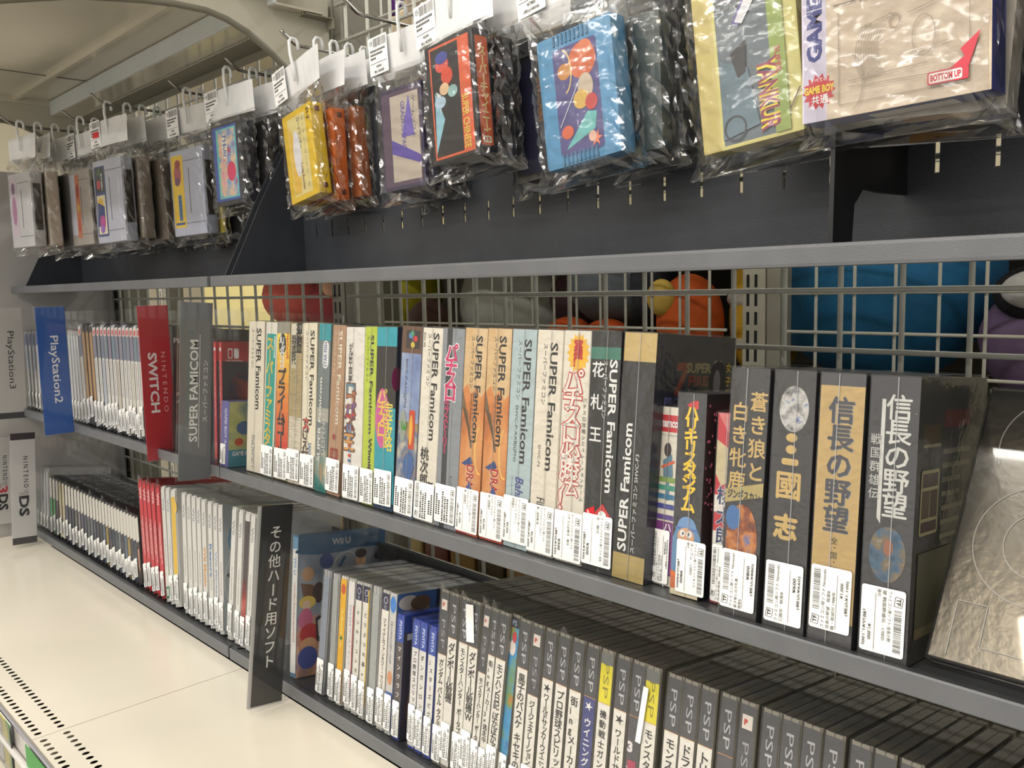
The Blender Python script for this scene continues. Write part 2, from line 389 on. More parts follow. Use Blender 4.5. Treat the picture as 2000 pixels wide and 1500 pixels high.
# upper shelves with bracket plates and slotted back panels
def slot_panel(x0, x1, z0, z1, sz0, sz1, first, pitch, m, cover=()):
    xs = []; x = first
    while x > x0 + .02: x -= pitch
    while x < x1 - .02:
        if x > x0 + .01: xs.append(x)
        x += pitch
    V, F = [], []
    def q(a, b, c, d):
        i = len(V); V.extend([(a, 0, b), (c, 0, b), (c, 0, d), (a, 0, d)]); F.append((i, i + 1, i + 2, i + 3))
    q(x0, z0, x1, sz0); q(x0, sz1, x1, z1)
    e = x0
    for x in xs: q(e, sz0, x - .0016, sz1); e = x + .0016
    q(e, sz0, x1, sz1)
    me = bpy.data.meshes.new('panel'); me.from_pydata(V, [], F); me.materials.append(m); return me
def upper(x0, x1, label, sides, grp):
    t = rootat('upper_shelf', label, 'shelf', x0, .495, .007, grp)
    link('front_lip', box_me(x1 - x0, .014, .0137, M_GREY, .0022, 2), t)
    link('shelf_board', box_me(x1 - x0 - .004, .125, .004, M_DARK), t, (.002, .0135, .002))
    p = link('back_panel', slot_panel(0, x1 - x0 - .01, .003, .235, .0625, .0834, -.2355 - x0 - .005, .0379, M_DARK), t, (.005, .137, 0))
    so = p.modifiers.new('thickness', 'SOLIDIFY'); so.thickness = .0012; so.offset = 1
    br = prism([(.026, .0135), (.0725, .1066), (.128, .205), (.137, .205), (.137, .004), (.10, .004), (.026, .004)], 'x', 0, .0022, M_DARK)
    for x in sides: link('bracket_plate', br, t, (x - x0, 0, 0))
    return t
u1 = upper(-1.069, .22, 'nearer charcoal shelf with a grey lip and a slotted back panel below the hanging bags', (-1.066,), 'upper shelves')
upper(-1.975, -1.0785, 'far charcoal shelf with a grey lip ending at the side panel', (-1.972, -1.083), 'upper shelves')
cb = prism([(.0254, .0137), (.0272, .0827), (.035, .16), (.137, .20), (.137, .0495), (.098, .0488), (.067, .0497), (.0544, .0393), (.0518, .0150)], 'x', 0, .003, M_BLACK)
link('hook_bar_bracket', cb, u1, (-.258 + 1.069, 0, 0))

# tilted display trays
def tray(name, x0, x1, Yl, zt, zbm, Ys, Zs, tilt, depth, rear, label, grp):
    t = rootat(name, label, 'tray', x0, Yl, Zs, grp)
    link('front_lip', box_me(x1 - x0, .0025, zt - zbm, M_GREY, .001, 1, (0, 0, zbm - Zs)), t)
    s = math.tan(tilt); ys = Ys - Yl
    a = [(.0022, ys * s + .0), (.0022, ys * s - .0025), (depth, (ys - depth) * s - .0025), (depth, (ys - depth) * s)]
    a = [(y, z - .0006) for y, z in a]
    link('tray_board', prism(a, 'x', .001, x1 - x0 - .001, M_TRAY), t)
    link('lip_fold', box_me(x1 - x0 - .002, .006, .0022, M_TRAY, .0008, 1, (.001, .001, zt - Zs - .0024)), t)
    link('rear_upstand', box_me(x1 - x0, .002, rear, M_TRAY, 0, 1, (0, depth, (ys - depth) * s)), t)
tray('display_tray', -1.043, .22, .480, -.2203, -.2345, Y_M, Z_M, TILT_M, .165, .018, 'nearer middle tray, grey lip, holding the boxed games', 'middle trays')
tray('display_tray', -1.975, -1.046, .480, -.2203, -.2345, Y_M, Z_M, TILT_M, .165, .018, 'far middle tray, grey lip, under the blue and red signs', 'middle trays')
tray('display_tray', -1.069, .22, .490, -.470, -.4858, Y_L, Z_L, TILT_L, .160, .16, 'nearer bottom tray, grey lip, holding the dark grey cases', 'bottom trays')
tray('display_tray', -1.975, -1.073, .490, -.470, -.4858, Y_L, Z_L, TILT_L, .160, .10, 'far bottom tray, grey lip, holding white and red cases', 'bottom trays')

# base deck with two rows of punched holes, front fascia
def deck_me(x0, x1, y0, y1, first, pitch, rows, th):
    V, F = [], []
    def q(a, b, c, d): i = len(V); V.extend([(a, b, 0), (c, b, 0), (c, d, 0), (a, d, 0)]); F.append((i, i + 1, i + 2, i + 3))
    xs = [x for x in (first + pitch * k for k in range(-200, 200)) if x0 + pitch * .6 < x < x1 - pitch * .6]
    a, b = xs[0] - pitch / 2, xs[-1] + pitch / 2
    e = y0; hs = pitch / 2
    for ry in rows:
        q(x0, e, x1, ry - hs); q(x0, ry - hs, a, ry + hs); q(b, ry - hs, x1, ry + hs)
        for x in xs:
            i = len(V); n = 12
            for k in range(n):
                t = 2 * math.pi * k / n; c, s = math.cos(t), math.sin(t); m = max(abs(c), abs(s))
                V.append((x + hs * c / m, ry + hs * s / m, 0)); V.append((x + .0031 * c, ry + .0040 * s, 0))
            for k in range(n):
                j = (k + 1) % n; F.append((i + 2 * k, i + 2 * j, i + 2 * j + 1, i + 2 * k + 1))
            # corners of the square cell
            for sx, sy, k in ((1, 1, 1), (-1, 1, 4), (-1, -1, 7), (1, -1, 10)):
                v = len(V); V.append((x + sx * hs, ry + sy * hs, 0)); F.append((i + 2 * k, v, i + 2 * ((k + 1) % n)))
        e = ry + hs
    q(x0, e, x1, y1)
    # folded front and side edges
    for P in (((x0, y0, 0), (x0, y0, -.03), (x1, y0, -.03), (x1, y0, 0)), ((x0, y0, -.03), (x0, y0, 0), (x0, y1, 0), (x0, y1, -.03)), ((x1, y0, 0), (x1, y0, -.03), (x1, y1, -.03), (x1, y1, 0))):
        i = len(V); V.extend(P); F.append((i, i + 1, i + 2, i + 3))
    me = bpy.data.meshes.new('deck'); me.from_pydata(V, [], F); me.materials.append(M_PLAT); return me
for x0, x1, lab in ((-1.975, -1.0325, 'cream base deck board with two rows of punched holes, far of the seam'), (-1.0312, -.135, 'cream base deck board in front of the black sign, near side of the seam'), (-.1338, .22, 'cream base deck board under the nearest bottom tray')):
    t = rootat('base_deck', lab, 'deck', 0, 0, -.4865, 'cream base deck boards')
    link('board', deck_me(x0, x1, .241, .4895, -1.0210 if x0 > -1.1 else -1.0425, .0125, (.2492, .2731), 0), t)
bc = rootat('base_cabinet', 'cream gondola base under the deck boards', 'base', -1.975, .262, -H)
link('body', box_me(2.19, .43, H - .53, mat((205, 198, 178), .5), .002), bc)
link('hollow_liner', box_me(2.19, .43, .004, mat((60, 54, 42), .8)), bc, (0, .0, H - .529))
rl = rootat('price_rail', 'grey plastic price rail along the front edge of the deck', 'rail', -1.975, .2395, -.4885)
link('rail_back', box_me(2.19, .002, .040, mat((196, 190, 184), .4), 0, 1, (0, -.0015, -.040)), rl)
link('rail_top', tube([(0, -.002, 0), (2.19, -.002, 0)], .0018, mat((150, 150, 158), .3), 6), rl)
link('rail_channel', tube([(0, -.006, -.030), (2.19, -.006, -.030)], .004, mat((205, 202, 198), .3), 8), rl)
a = Art(); a.off = 0
a.rect(0, -60, 120, 0, (232, 218, 96)); a.poly([(98, 0), (120, 0), (120, -60), (104, -60), (108, -20)], (70, 150, 80)); a.rrect(30, -64, 82, -6, 7, (46, 46, 50)); a.rrect(33, -61, 79, -9, 5, (236, 236, 240)); a.rect(50, -14, 66, -9, (30, 30, 34)); a.rect(38, -30, 74, -20, (70, 74, 130)); a.rect(38, -44, 54, -35, (170, 180, 190)); a.rect(38, -58, 60, -48, (90, 130, 220))
c = rootat('rail_leaflet', 'yellow leaflet with a picture of a phone, hanging in the price rail', 'leaflet', -1.215, .2340, -.4900)
link('card', box_me(.122, .0006, .062, M_WHITE, 0, 1, (-.001, .0002, -.061)), c); a.build('print', c)
link('holder', box_me(.124, .0008, .064, M_ACR, 0, 1, (-.002, -.0022, -.063)), c)
link('hook_end', tube([(.126, -.001, -.060), (.126, -.001, -.004), (.131, -.001, .002), (.136, -.001, -.004), (.136, -.001, -.014)], .0013, mat((60, 60, 62), .3), 6), c)
c = rootat('rail_card', 'plain green card in the price rail beside the yellow leaflet', 'card', -1.035, .2340, -.4900)
link('card', box_me(.16, .0008, .036, mat((72, 150, 74), .45), 0, 1, (0, 0, -.036)), c)

# side panel, canopy shelf, beam, rail, arched brackets
struct_t = rootat('end_panel', 'light grey steel side panel closing the far end of the gondola', 'panel', -1.990, .10, -.49)
link('sheet', box_me(.004, .60, .74, noisy('satin_grey_sheet', (176, 173, 172), (186, 183, 181), 3, .3), .001), struct_t)
link('edge_fold', box_me(.022, .006, .74, mat((150, 148, 146), .4), .001, 1, (.002, .585, 0)), struct_t)
cn = rootat('canopy_shelf', 'glossy beige steel canopy overhanging the far bay', 'canopy', -1.9865, .05, .400)
link('underside', box_me(.9105, .635, .006, M_CANOPY), cn)
link('end_return', box_me(.003, .635, .012, M_CANOPY, 0, 1, (.0, 0, -.012)), cn)
link('rear_rib', box_me(.9105, .008, .020, M_CANOPY, 0, 1, (0, .480, -.008)), cn)
link('seam_strip', box_me(.002, .635, .0015, mat((110, 106, 96), .5), 0, 1, (.22, 0, -.0012)), cn)
bmn = rootat('ceiling_beam', 'long light grey box beam under the beige canopy', 'beam', -1.985, .598, .3705)
link('beam_face', box_me(.93, .004, .028, M_BEAM, .0008), bmn)
link('beam_underside', box_me(.93, .070, .003, M_CANOPY, 0, 1, (0, .003, -.001)), bmn)
link('end_cap', box_me(.004, .07, .028, M_BEAM), bmn, (-.003, .002, 0))
pr = rootat('perforated_rail', 'thin perforated rail running below the light grey beam', 'rail', -1.985, .650, .3705)
link('strip', box_me(.93, .042, .0015, mat((138, 134, 118), .5), 0, 1, (0, -.005, -.004)), pr)
link('rail_lip', box_me(.93, .0018, .012, mat((150, 146, 130), .4), 0, 1, (0, .036, -.016)), pr)
P, F = [], []
for k in range(150):
    x = .01 + k * .0061; i = len(P); P += [(x, -.0052, -.0036), (x + .0032, -.0052, -.0036), (x + .0044, -.0052, -.0014), (x + .0012, -.0052, -.0014)]; F.append((i, i + 1, i + 2, i + 3))
me = bpy.data.meshes.new('perforation'); me.from_pydata(P, [], F); me.materials.append(mat((240, 236, 220), .5))
o = link('punched_slots', me, pr); o['kind'] = 'stuff'
arch = [(.20, .285), (.283, .316), (.36, .336), (.437, .3467), (.475, .3496), (.513, .3496), (.54, .344), (.567, .3333), (.595, .316), (.623, .295), (.634, .285), (.690, .262), (.690, .60), (.20, .60)]
M_ARCH = noisy('beige_arch_steel', (186, 182, 166), (192, 188, 172), 3, .45)
for x, lab in ((-1.0755, 'beige steel plate with an arched lower edge between the bays'), (-1.990, 'beige steel plate with an arched lower edge at the far end')):
    t = rootat('arched_bracket', lab, 'bracket', x, 0, 0, 'arched canopy brackets')
    link('plate', prism(arch, 'x', 0, .003, M_ARCH), t)
    link('rolled_edge', tube([(.0015, y, z) for y, z in arch[:11]], .0042, mat((120, 117, 104), .35), 8), t)
t = rootat('magnetic_catch', 'small beige metal box with a dark oval hole on the arched plate', 'catch', -1.070, .535, .392)
link('housing', box_me(.03, .085, .026, M_POST, .004, 2), t)
a = Art('right', 30); a.ell(30, 13, 8, 4, (40, 36, 30)); a.build('oval_hole', t)

# hooks the bags hang from
HZ = .297
def hook(x, Yf, label):
    t = rootat('display_hook', label, 'hook', x, Yf, HZ, 'steel peg hooks')
    link('rod', tube([(0, -.022, .0145), (0, -.017, .010), (0, -.004, .0012), (0, .004, 0), (0, .02, 0), (0, .692 - Yf, -.002)], .0021, M_CHROME, 8), t)
    link('back_clip', box_me(.03, .004, .02, M_CHROME, .001, 1, (-.015, .690 - Yf, -.012)), t)
HK = [(-1.72, .459), (-1.615, .528), (-1.455, .521), (-1.297, .578), (-1.129, .585), (-.972, .580), (-.822, .569), (-.665, .56), (-.515, .56), (-.345, .56), (-.215, .50), (-.06, .50)]
hl = ['nearest the end panel', 'second from the end panel', 'above the cartridge with the navy label', 'above the cartridge with the yellow label', 'above the blue-framed black cartridge', 'above the yellow cartridge', 'above the purple cartridge',
      'above the orange and black cartridge', 'above the sky blue cartridge', 'above the cream and gold cartridge', 'above the large stone-coloured box', 'beyond the large stone-coloured box']
for (x, y), l in zip(HK, hl): hook(x, y, 'chrome peg hook ' + l)

# ================================================================== signs on clear dividers
def sign(x, y0, y1, z0, z1, tilt, col, label, art, back=.16, acr=True):
    t = thing('shelf_sign', label, 'sign', (x, y0, z0), (-tilt, 0, 0), 'category signs on clear dividers')
    w, h = y1 - y0, z1 - z0
    link('card', box_me(.0012, w, h, mat(col, .3), .0002), t)
    a = Art('right', 1.2); art(a, w * 1e3, h * 1e3); a.build('lettering', t)
    link('clear_sleeve', box_me(.0028, w + .003, h + .002, M_ACR, 0, 1, (-.0008, -.003, -.001)), t)
    if acr: link('clear_divider', box_me(.0016, back, h - .012, M_ACR, 0, 1, (.0004, w, .004)), t)
WH = (236, 236, 236)
sign(-1.070, .4370, .4790, -.2345, -.0095, math.radians(4.6), (112, 114, 118), 'grey sign with white lettering in two rows on the middle tray',
     lambda a, w, h: (a.text('SUPER FAMICOM', w * .44, h * .215, h * .575, w * .26, WH, 'ccw', .02), a.text('スーパーファミコン', w * .80, h * .325, h * .35, w * .15, WH, 'ccw'), a.rect(w * .605, h * .18, w * .62, h * .82, WH)), back=.195)
sign(-1.602, .4340, .4800, -.2345, -.0178, 0., (20, 84, 168), 'blue sign with white lettering on the middle tray',
     lambda a, w, h: a.text('PlayStation2', w * .52, h * .775, h * .53, w * .36, WH, 'cw', .01))
sign(-1.240, .4655, .5080, -.2365, -.0165, 0., (186, 44, 54), 'red sign with white lettering on the middle tray',
     lambda a, w, h: (a.text('SWITCH', w * .38, h * .70, h * .39, w * .30, WH, 'cw', .03), a.text('N I N T E N D O', w * .74, h * .70, h * .39, w * .14, (240, 190, 190), 'cw')))
sign(-1.90, .4360, .4850, -.2355, -.0195, math.radians(2), (206, 202, 200), 'white sign with black lettering and a black foot beside the blue sign',
     lambda a, w, h: (a.rect(0, 0, w, h * .055, (60, 60, 62)), a.text('PlayStation3', w * .50, h * .79, h * .52, w * .30, (40, 40, 44), 'cw')))
def nds(a, w, h, three=False):
    a.text('N I N T E N D', w * .60, h * .79, h * .285, w * .19, (30, 28, 34), 'cw', .012)
    for u in (.60, .40): a.ring(w * u, h * .455, w * .085, h * .012, .6, (30, 28, 34), 20)
    a.ring(w * .60, h * .48, w * .085, h * .012, .6, (30, 28, 34), 20)
    y = .435
    if three: a.text('3', w * .5, h * .44, h * .08, w * .42, (200, 50, 60), 'cw', .03); y = .345
    a.text('DS', w * .5, h * y, h * .185, w * .42, (24, 20, 30), 'cw', .04)
sign(-1.860, .4302, .4735, -.4775, -.2600, math.radians(3.2), (212, 210, 212), 'white sign with black bands at both ends beside the small black cases',
     lambda a, w, h: (a.rect(0, 0, w, h * .06, (44, 42, 48)), a.rect(0, h * .94, w, h, (44, 42, 48)), nds(a, w, h)))
sign(-1.968, .4210, .4640, -.4560, -.2790, math.radians(3.5), (212, 210, 208), 'white sign with red and black lettering cut by the frame edge',
     lambda a, w, h: nds(a, w, h, True))
sign(-.907, .4362, .4762, -.4775, -.2430, math.radians(7.0), (34, 34, 37), 'black sign with white lettering standing out over the deck',
     lambda a, w, h: (a.rect(-5, 0, 0, h, (190, 190, 190)), a.tate('その他ハード用ソフト', w * .50, h * .90, h * .072, w * .40, WH, .012)))
# ================================================================== boxed games on the middle tray
def tint(c, k): return tuple(int(max(0, min(255, x * k))) for x in c)
def strip(a, x0, y0, x1, y1, n, c, seed, lo=.3, hi=1., th=.5):      # ragged horizontal streaks
    r = random.Random(seed)
    for i in range(n):
        y = y0 + (y1 - y0) * r.random(); q = x0 + (x1 - x0) * r.random() * .6
        a.rect(q, y, min(x1, q + (x1 - x0) * r.uniform(.15, .5)), y + th, c, up=0)
def sfc(a, t, h, c, uc=.72, top=.96, L=.565, ks=.30, kl=.28, jp=True, size=.30):
    a.text('SUPER Famicom', t * uc, h * top, h * L, t * size, c, 'cw', .022)
    if jp: a.text('スーパーファミコン', t * ks, h * (top - .005), h * kl, t * .16, c, 'cw')
ROCK = pic('orange_rock_print', [(150, 78, 40), (206, 124, 60), (222, 156, 96), (206, 130, 76)], 28, stretch=(1, 1, .5))
ROCK2 = pic('pale_rock_print', [(190, 140, 90), (214, 180, 130), (226, 200, 160)], 28, stretch=(1, 1, .5))
CLOUD = pic('blue_sky_print', [(108, 128, 176), (136, 156, 196), (190, 196, 206)], 30)
LAND = pic('landscape_print', [(120, 92, 60), (168, 140, 96), (86, 110, 150), (200, 190, 170)], 45, seed=3)
STONE = pic('black_stone_print', [(17, 17, 19), (25, 25, 27), (20, 19, 22)], 30, stretch=(2, 2, .3))
BATTLE = pic('battle_print', [(60, 60, 66), (150, 150, 150), (206, 204, 200), (90, 110, 160)], 160, seed=1)
FACE = pic('warrior_print', [(60, 26, 14), (140, 66, 30), (206, 130, 60), (60, 110, 170)], 90, seed=4)
NIGHT = pic('stormy_print', [(20, 40, 60), (50, 90, 120), (120, 100, 60), (150, 160, 170)], 90, seed=8)
SKETCH = pic('sketch_print', [(190, 140, 80), (96, 140, 140), (214, 190, 150)], 60, seed=9, stretch=(2, 1, .6))
def f1(a, t, h): sfc(a, t, h, INK, .66, .955, .535, .28, .26); a.text('FINAL FANTASY V', t * .42, h * .245, h * .215, t * .2, (90, 96, 104), 'cw'); a.ring(t * .42, h * .17, t * .12, t * .12, .5, (150, 160, 170))
def f2(a, t, h): a.rect(0, h * .925, t, h, (226, 222, 210)); a.rect(t * .12, h * .1, t * .9, h * .925, (34, 158, 146)); a.text('namcot', t * .82, h * .91, h * .14, t * .16, WH, 'cw', .02); a.tate('スーパーファミスタ2', t * .42, h * .90, h * .0775, t * .62, (238, 196, 60), .03)
def f3(a, t, h):
    a.rect(0, h * .93, t, h, (150, 146, 134))
    for i in range(14): a.rect(0, h * (.06 + .062 * i), t, h * (.06 + .062 * (i + 1)), tuple(int(p + (q - p) * i / 13) for p, q in zip((206, 40, 36), (244, 220, 70))), up=0)
    a.ell(t * .42, h * .86, t * .3, h * .07, INK); a.tate('Jリーグサッカー', t * .42, h * .92, h * .028, t * .42, WH, .02); a.tate('プライムゴール', t * .42, h * .70, h * .082, t * .68, INK, .035); a.text('namcot', t * .86, h * .93, h * .16, t * .2, (206, 40, 44), 'cw', .02)
def f4(a, t, h):
    a.rect(0, h * .42, t, h * .93, (172, 154, 112)); strip(a, 0, h * .45, t, h * .80, 60, (226, 218, 196), 3); strip(a, 0, h * .12, t, h * .42, 70, (190, 176, 150), 5)
    a.rect(t * .1, h * .72, t * .5, h * .93, (196, 188, 160)); a.tate('初代熱血', t * .70, h * .99, h * .04, t * .5, INK, .05); a.tate('野球部時代', t * .3, h * .92, h * .034, t * .36, (50, 46, 44), .02)
def f5(a, t, h): sfc(a, t, h, INK, .68, .955, .575, .3, .3); a.text('SANYO', t * .62, h * .275, h * .10, t * .22, (60, 110, 170), 'cw', .02); a.tate('すげえ仕事', t * .3, h * .42, h * .062, t * .5, (70, 50, 50), .03); a.tate('ス', t * .34, h * .42, h * .07, t * .5, (190, 60, 50), .05)
def f6(a, t, h):
    a.rect(0, h * .90, t, h, (40, 150, 160)); a.rect(0, h * .2, t, h * .90, (110, 122, 124)); a.rect(0, h * .42, t, h * .5, (168, 168, 156)); a.poly([(0, 0), (t, 0), (t, h * .26), (0, h * .2)], SKETCH); a.poly([(0, 0), (t, 0), (t * .9, h * .03), (0, h * .10)], (30, 120, 112))
    a.rrect(t * .34, h * .735, t * .86, h * .90, t * .25, WH); a.text('STAR FISH', t * .60, h * .745, h * .145, t * .24, (60, 90, 140), 'ccw', .02); a.text('SUPER Famicom', t * .28, h * .18, h * .50, t * .27, (226, 226, 222), 'ccw', .02); a.text('GESPENST', t * .62, h * .22, h * .26, t * .34, (200, 196, 190), 'ccw', .01)
def f7(a, t, h):
    sfc(a, t, h, (238, 226, 206), .62, .97, .55, .24, .27); a.star(t * .45, h * .345, t * .16, t * .12, 5, (150, 44, 40)); a.rrect(t * .2, h * .215, t * .78, h * .28, 2, (150, 44, 40)); a.rrect(t * .3, h * .225, t * .68, h * .27, 2, (176, 140, 110)); a.tate('打', t * .5, h * .275, h * .05, t * .4, (150, 44, 40), .04); a.star(t * .45, h * .16, t * .26, t * .14, 6, (150, 44, 40))
def f8(a, t, h):
    a.tate('がんばれ工房の夢', t * .28, h * .90, h * .027, t * .22, (70, 60, 60), .02)
    for i, (ch, c) in enumerate(zip('ロゴパズル王', ((90, 130, 150), (176, 110, 70), (120, 90, 150), (180, 60, 60), (80, 120, 170), (190, 140, 80)))): a.tate(ch, t * .33, h * (.665 - .06 * i), h * .062, t * .62, (110, 60, 40), .05); a.tate(ch, t * .33, h * (.665 - .06 * i), h * .062, t * .56, c, .03)
    for i, c in enumerate(((180, 60, 60), (70, 110, 160), (190, 60, 70), (70, 110, 160), (180, 70, 60))): a.rect(t * .3, h * (.19 + .03 * i), t * .44, h * (.207 + .03 * i), c, up=0)
def f9(a, t, h): sfc(a, t, h, INK, .60, .955, .555, .26, .26); a.ell(t * .6, h * .14, t * .28, h * .09, (150, 148, 60)); a.text('Winning', t * .6, h * .38, h * .22, t * .36, INK, 'cw', .03); a.star(t * .75, h * .17, 4, 1.6, 4, WH)
def f10(a, t, h):
    a.rect(0, h * .895, t, h, (36, 160, 176)); a.rect(0, h * .56, t, h * .895, STONE); a.rect(0, h * .04, t, h * .56, (34, 158, 176))
    a.ell(t * .34, h * .50, t * .34, h * .165, (206, 90, 150)); a.ring(t * .34, h * .50, t * .30, h * .15, .5, (240, 150, 190))
    a.tate('パチスロ', t * .34, h * .65, h * .062, t * .5, (232, 200, 80), .02); a.tate('完全攻略', t * .66, h * .58, h * .062, t * .46, (236, 216, 90), .02)
    a.rect(0, 0, t, h * .04, (30, 60, 90))
def f11(a, t, h):
    a.rect(0, h * .5, t, h * .86, CLOUD); a.rect(0, h * .0, t, h * .5, LAND); a.rect(0, h * .86, t, h, (104, 70, 50)); a.rect(t * .2, h * .885, t * .9, h * .98, (46, 40, 44))
    for dx, dy, c in ((-.12, .02, (80, 130, 200)), (.13, .005, (210, 50, 50)), (.0, -.028, (230, 200, 60)), (-.03, .030, (60, 160, 120))): a.ell(t * .55 + dx * t, h * .932 + dy * h, t * .1, h * .016, c)
    a.text('SHVC-P-A3CJ(JPN)', t * .28, h * .83, h * .26, t * .13, (50, 56, 84), 'cw'); a.rrect(t * .55, h * .36, t * .85, h * .565, 2, (206, 70, 40)); a.ell(t * .66, h * .46, t * .09, h * .08, (236, 180, 60))
    a.ell(t * .24, h * .475, t * .18, h * .085, (150, 160, 150)); a.text('3', t * .30, h * .50, h * .05, t * .3, (70, 140, 60), 'cw', .04); a.ell(t * .62, h * .27, t * .26, h * .075, (60, 100, 160)); a.ell(t * .5, h * .13, t * .32, h * .05, (190, 60, 54))
def f12(a, t, h): sfc(a, t, h, INK, .68, .975, .55, .36, .27); a.text('SHVC-MS', t * .1, h * .975, h * .075, t * .09, INK, 'cw'); a.tate('桃次郎', t * .38, h * .385, h * .068, t * .42, INK, .02); a.tate('新伝', t * .74, h * .21, h * .04, t * .3, INK, .03)
def f13(a, t, h):
    a.rect(0, 0, t, h, (140, 146, 154)); a.rect(t * .2, 0, t * .44, h, (52, 54, 60)); a.tate('パチスロ', t * .44, h * .91, h * .066, t * .60, WH, .07); a.tate('パチスロ', t * .44, h * .91, h * .066, t * .58, (214, 42, 110), .03)
    a.tate('ラブストーリー', t * .3, h * .64, h * .038, t * .28, (200, 60, 110), .03); a.text('スーパーファミコン', t * .66, h * .27, h * .14, t * .12, INK, 'cw'); a.text('SHVC', t * .3, h * .17, h * .07, t * .12, WH, 'cw')
def f14(a, t, h):
    a.rect(0, 0, t, h, ROCK); a.poly([(0, h * .70), (t * .2, h * .73), (t * .4, h * .68), (t * .6, h * .72), (t * .8, h * .67), (t, h * .70), (t, h), (0, h)], ROCK2); a.poly([(0, h * .62), (t * .25, h * .60), (t * .55, h * .42), (t * .45, h * .42), (0, h * .70)], (120, 96, 70)); a.ring(t * .92, h * .42, t * .26, h * .12, 1.4, (246, 206, 110), 24, 110, 280)
    sfc(a, t, h, INK, .64, .965, .515, .36, .25); a.text('SHVC-P-AQFJ(JPN)', t * .40, h * .685, h * .20, t * .09, INK, 'cw')
    a.poly([(t * .1, h * .34), (t * .5, h * .38), (t * .62, h * .35), (t * .36, h * .33)], (40, 70, 130)); a.text('DRAGON', t * .52, h * .34, h * .24, t * .40, (236, 220, 190), 'cw', .07); a.text('DRAGON', t * .52, h * .34, h * .24, t * .36, (186, 34, 30), 'cw', .03); a.poly([(t * .3, h * .2), (t * .7, h * .2), (t * .5, h * .26)], (50, 80, 150)); a.rect(0, 0, t, h * .03, (196, 62, 36))
def f16(a, t, h): a.rect(0, 0, t, h, (176, 196, 200)); sfc(a, t, h, INK, .66, .955, .565, .34, .27); a.text('SHVC-P-AXBJ(JPN)', t * .30, h * .655, h * .26, t * .14, INK, 'cw'); a.text('Bahamut', t * .56, h * .33, h * .20, t * .34, (70, 80, 150), 'cw', .02, .2); a.text('バハムート ラグーン', t * .26, h * .33, h * .18, t * .08, (70, 80, 120), 'cw')
def f17(a, t, h): sfc(a, t, h, INK, .66, .945, .565, .34, .27); a.text('SHVC-F6', t * .28, h * .49, h * .10, t * .1, (110, 108, 104), 'cw'); a.text('FINAL', t * .42, h * .255, h * .10, t * .3, (40, 36, 36), 'cw', .01); a.star(t * .6, h * .14, t * .26, t * .16, 7, (186, 60, 80), 2); a.text('6', t * .5, h * .18, h * .06, t * .3, INK, 'cw', .02)
def f18(a, t, h):
    a.star(t * .55, h * .905, t * .42, t * .33, 16, (240, 186, 50), 1.35); a.tate('実機!', t * .55, h * .955, h * .035, t * .34, (190, 40, 44), .05)
    a.tate('パチスロ必勝法!', t * .42, h * .815, h * .0725, t * .78, (196, 40, 44), .05); a.tate('パチスロ必勝法!', t * .42, h * .815, h * .0725, t * .78, (238, 232, 222), .012); a.tate('パチスロ攻略シミュレーションゲーム', t * .88, h * .72, h * .0262, t * .14, INK)
def f19(a, t, h):
    a.rect(0, 0, t, h, STONE); a.rect(0, h * .885, t, h * .935, (52, 118, 100)); sfc(a, t, h, WH, .78, .885, .55, .52, .24, True, .26)
    for i, ch in enumerate('花札王'): a.tate(ch, t * .27, h * (.885 - .135 * i), h * .09, t * .42, WH, .02)
    a.star(t * .62, h * .235, t * .30, t * .30, 2, (206, 40, 44), 1.1); a.ell(t * .62, h * .235, t * .14, h * .022, WH); a.poly([(t * .05, h * .25), (t * .35, h * .27), (t * .45, h * .15), (t * .1, h * .17)], (200, 30, 40)); a.line(t * .12, h * .25, t * .38, h * .18, 1, WH)
def f20(a, t, h):
    a.rect(0, 0, t, h, STONE); a.rect(0, h * .885, t, h, (196, 170, 108)); a.rect(0, 0, t, h * .105, (176, 154, 92))
    a.text('SUPER Famicom', t * .26, h * .115, h * .52, t * .28, WH, 'ccw', .022); a.text('スーパーファミコン SHVC-F3', t * .60, h * .115, h * .40, t * .13, WH, 'ccw')
def g21(a, t, h):
    a.rect(0, 0, t, h, (226, 220, 204))
    a.rect(0, h * .86, t * .95, h * .955, (200, 40, 50)); a.text('namco', t * .12, h * .885, t * .8, 5, WH, 'h', .04); a.text('ファミリーコンピュータ', t * .05, h * .835, t * .85, 2, INK, 'h')
    a.ell(t * .5, h * .76, t * .17, h * .04, (60, 50, 50)); a.poly([(t * .3, h * .70), (t * .7, h * .74), (t * .8, h * .62), (t * .6, h * .56), (t * .35, h * .60)], (96, 130, 150)); a.line(t * .25, h * .66, t * .85, h * .70, 2, (220, 100, 60)); a.line(t * .55, h * .60, t * .6, h * .48, 3, (90, 130, 150))
    for y, c in ((.60, (130, 160, 80)), (.555, (60, 150, 130)), (.505, (50, 120, 160)), (.45, (60, 70, 150)), (.39, (90, 60, 140))): a.rect(0, h * (y - .02), t, h * (y + .008), c)
    a.rect(0, h * .06, t, h * .36, (116, 40, 120)); a.tate('ハイドライド', t * .68, h * .36, h * .062, t * .40, WH, .01)
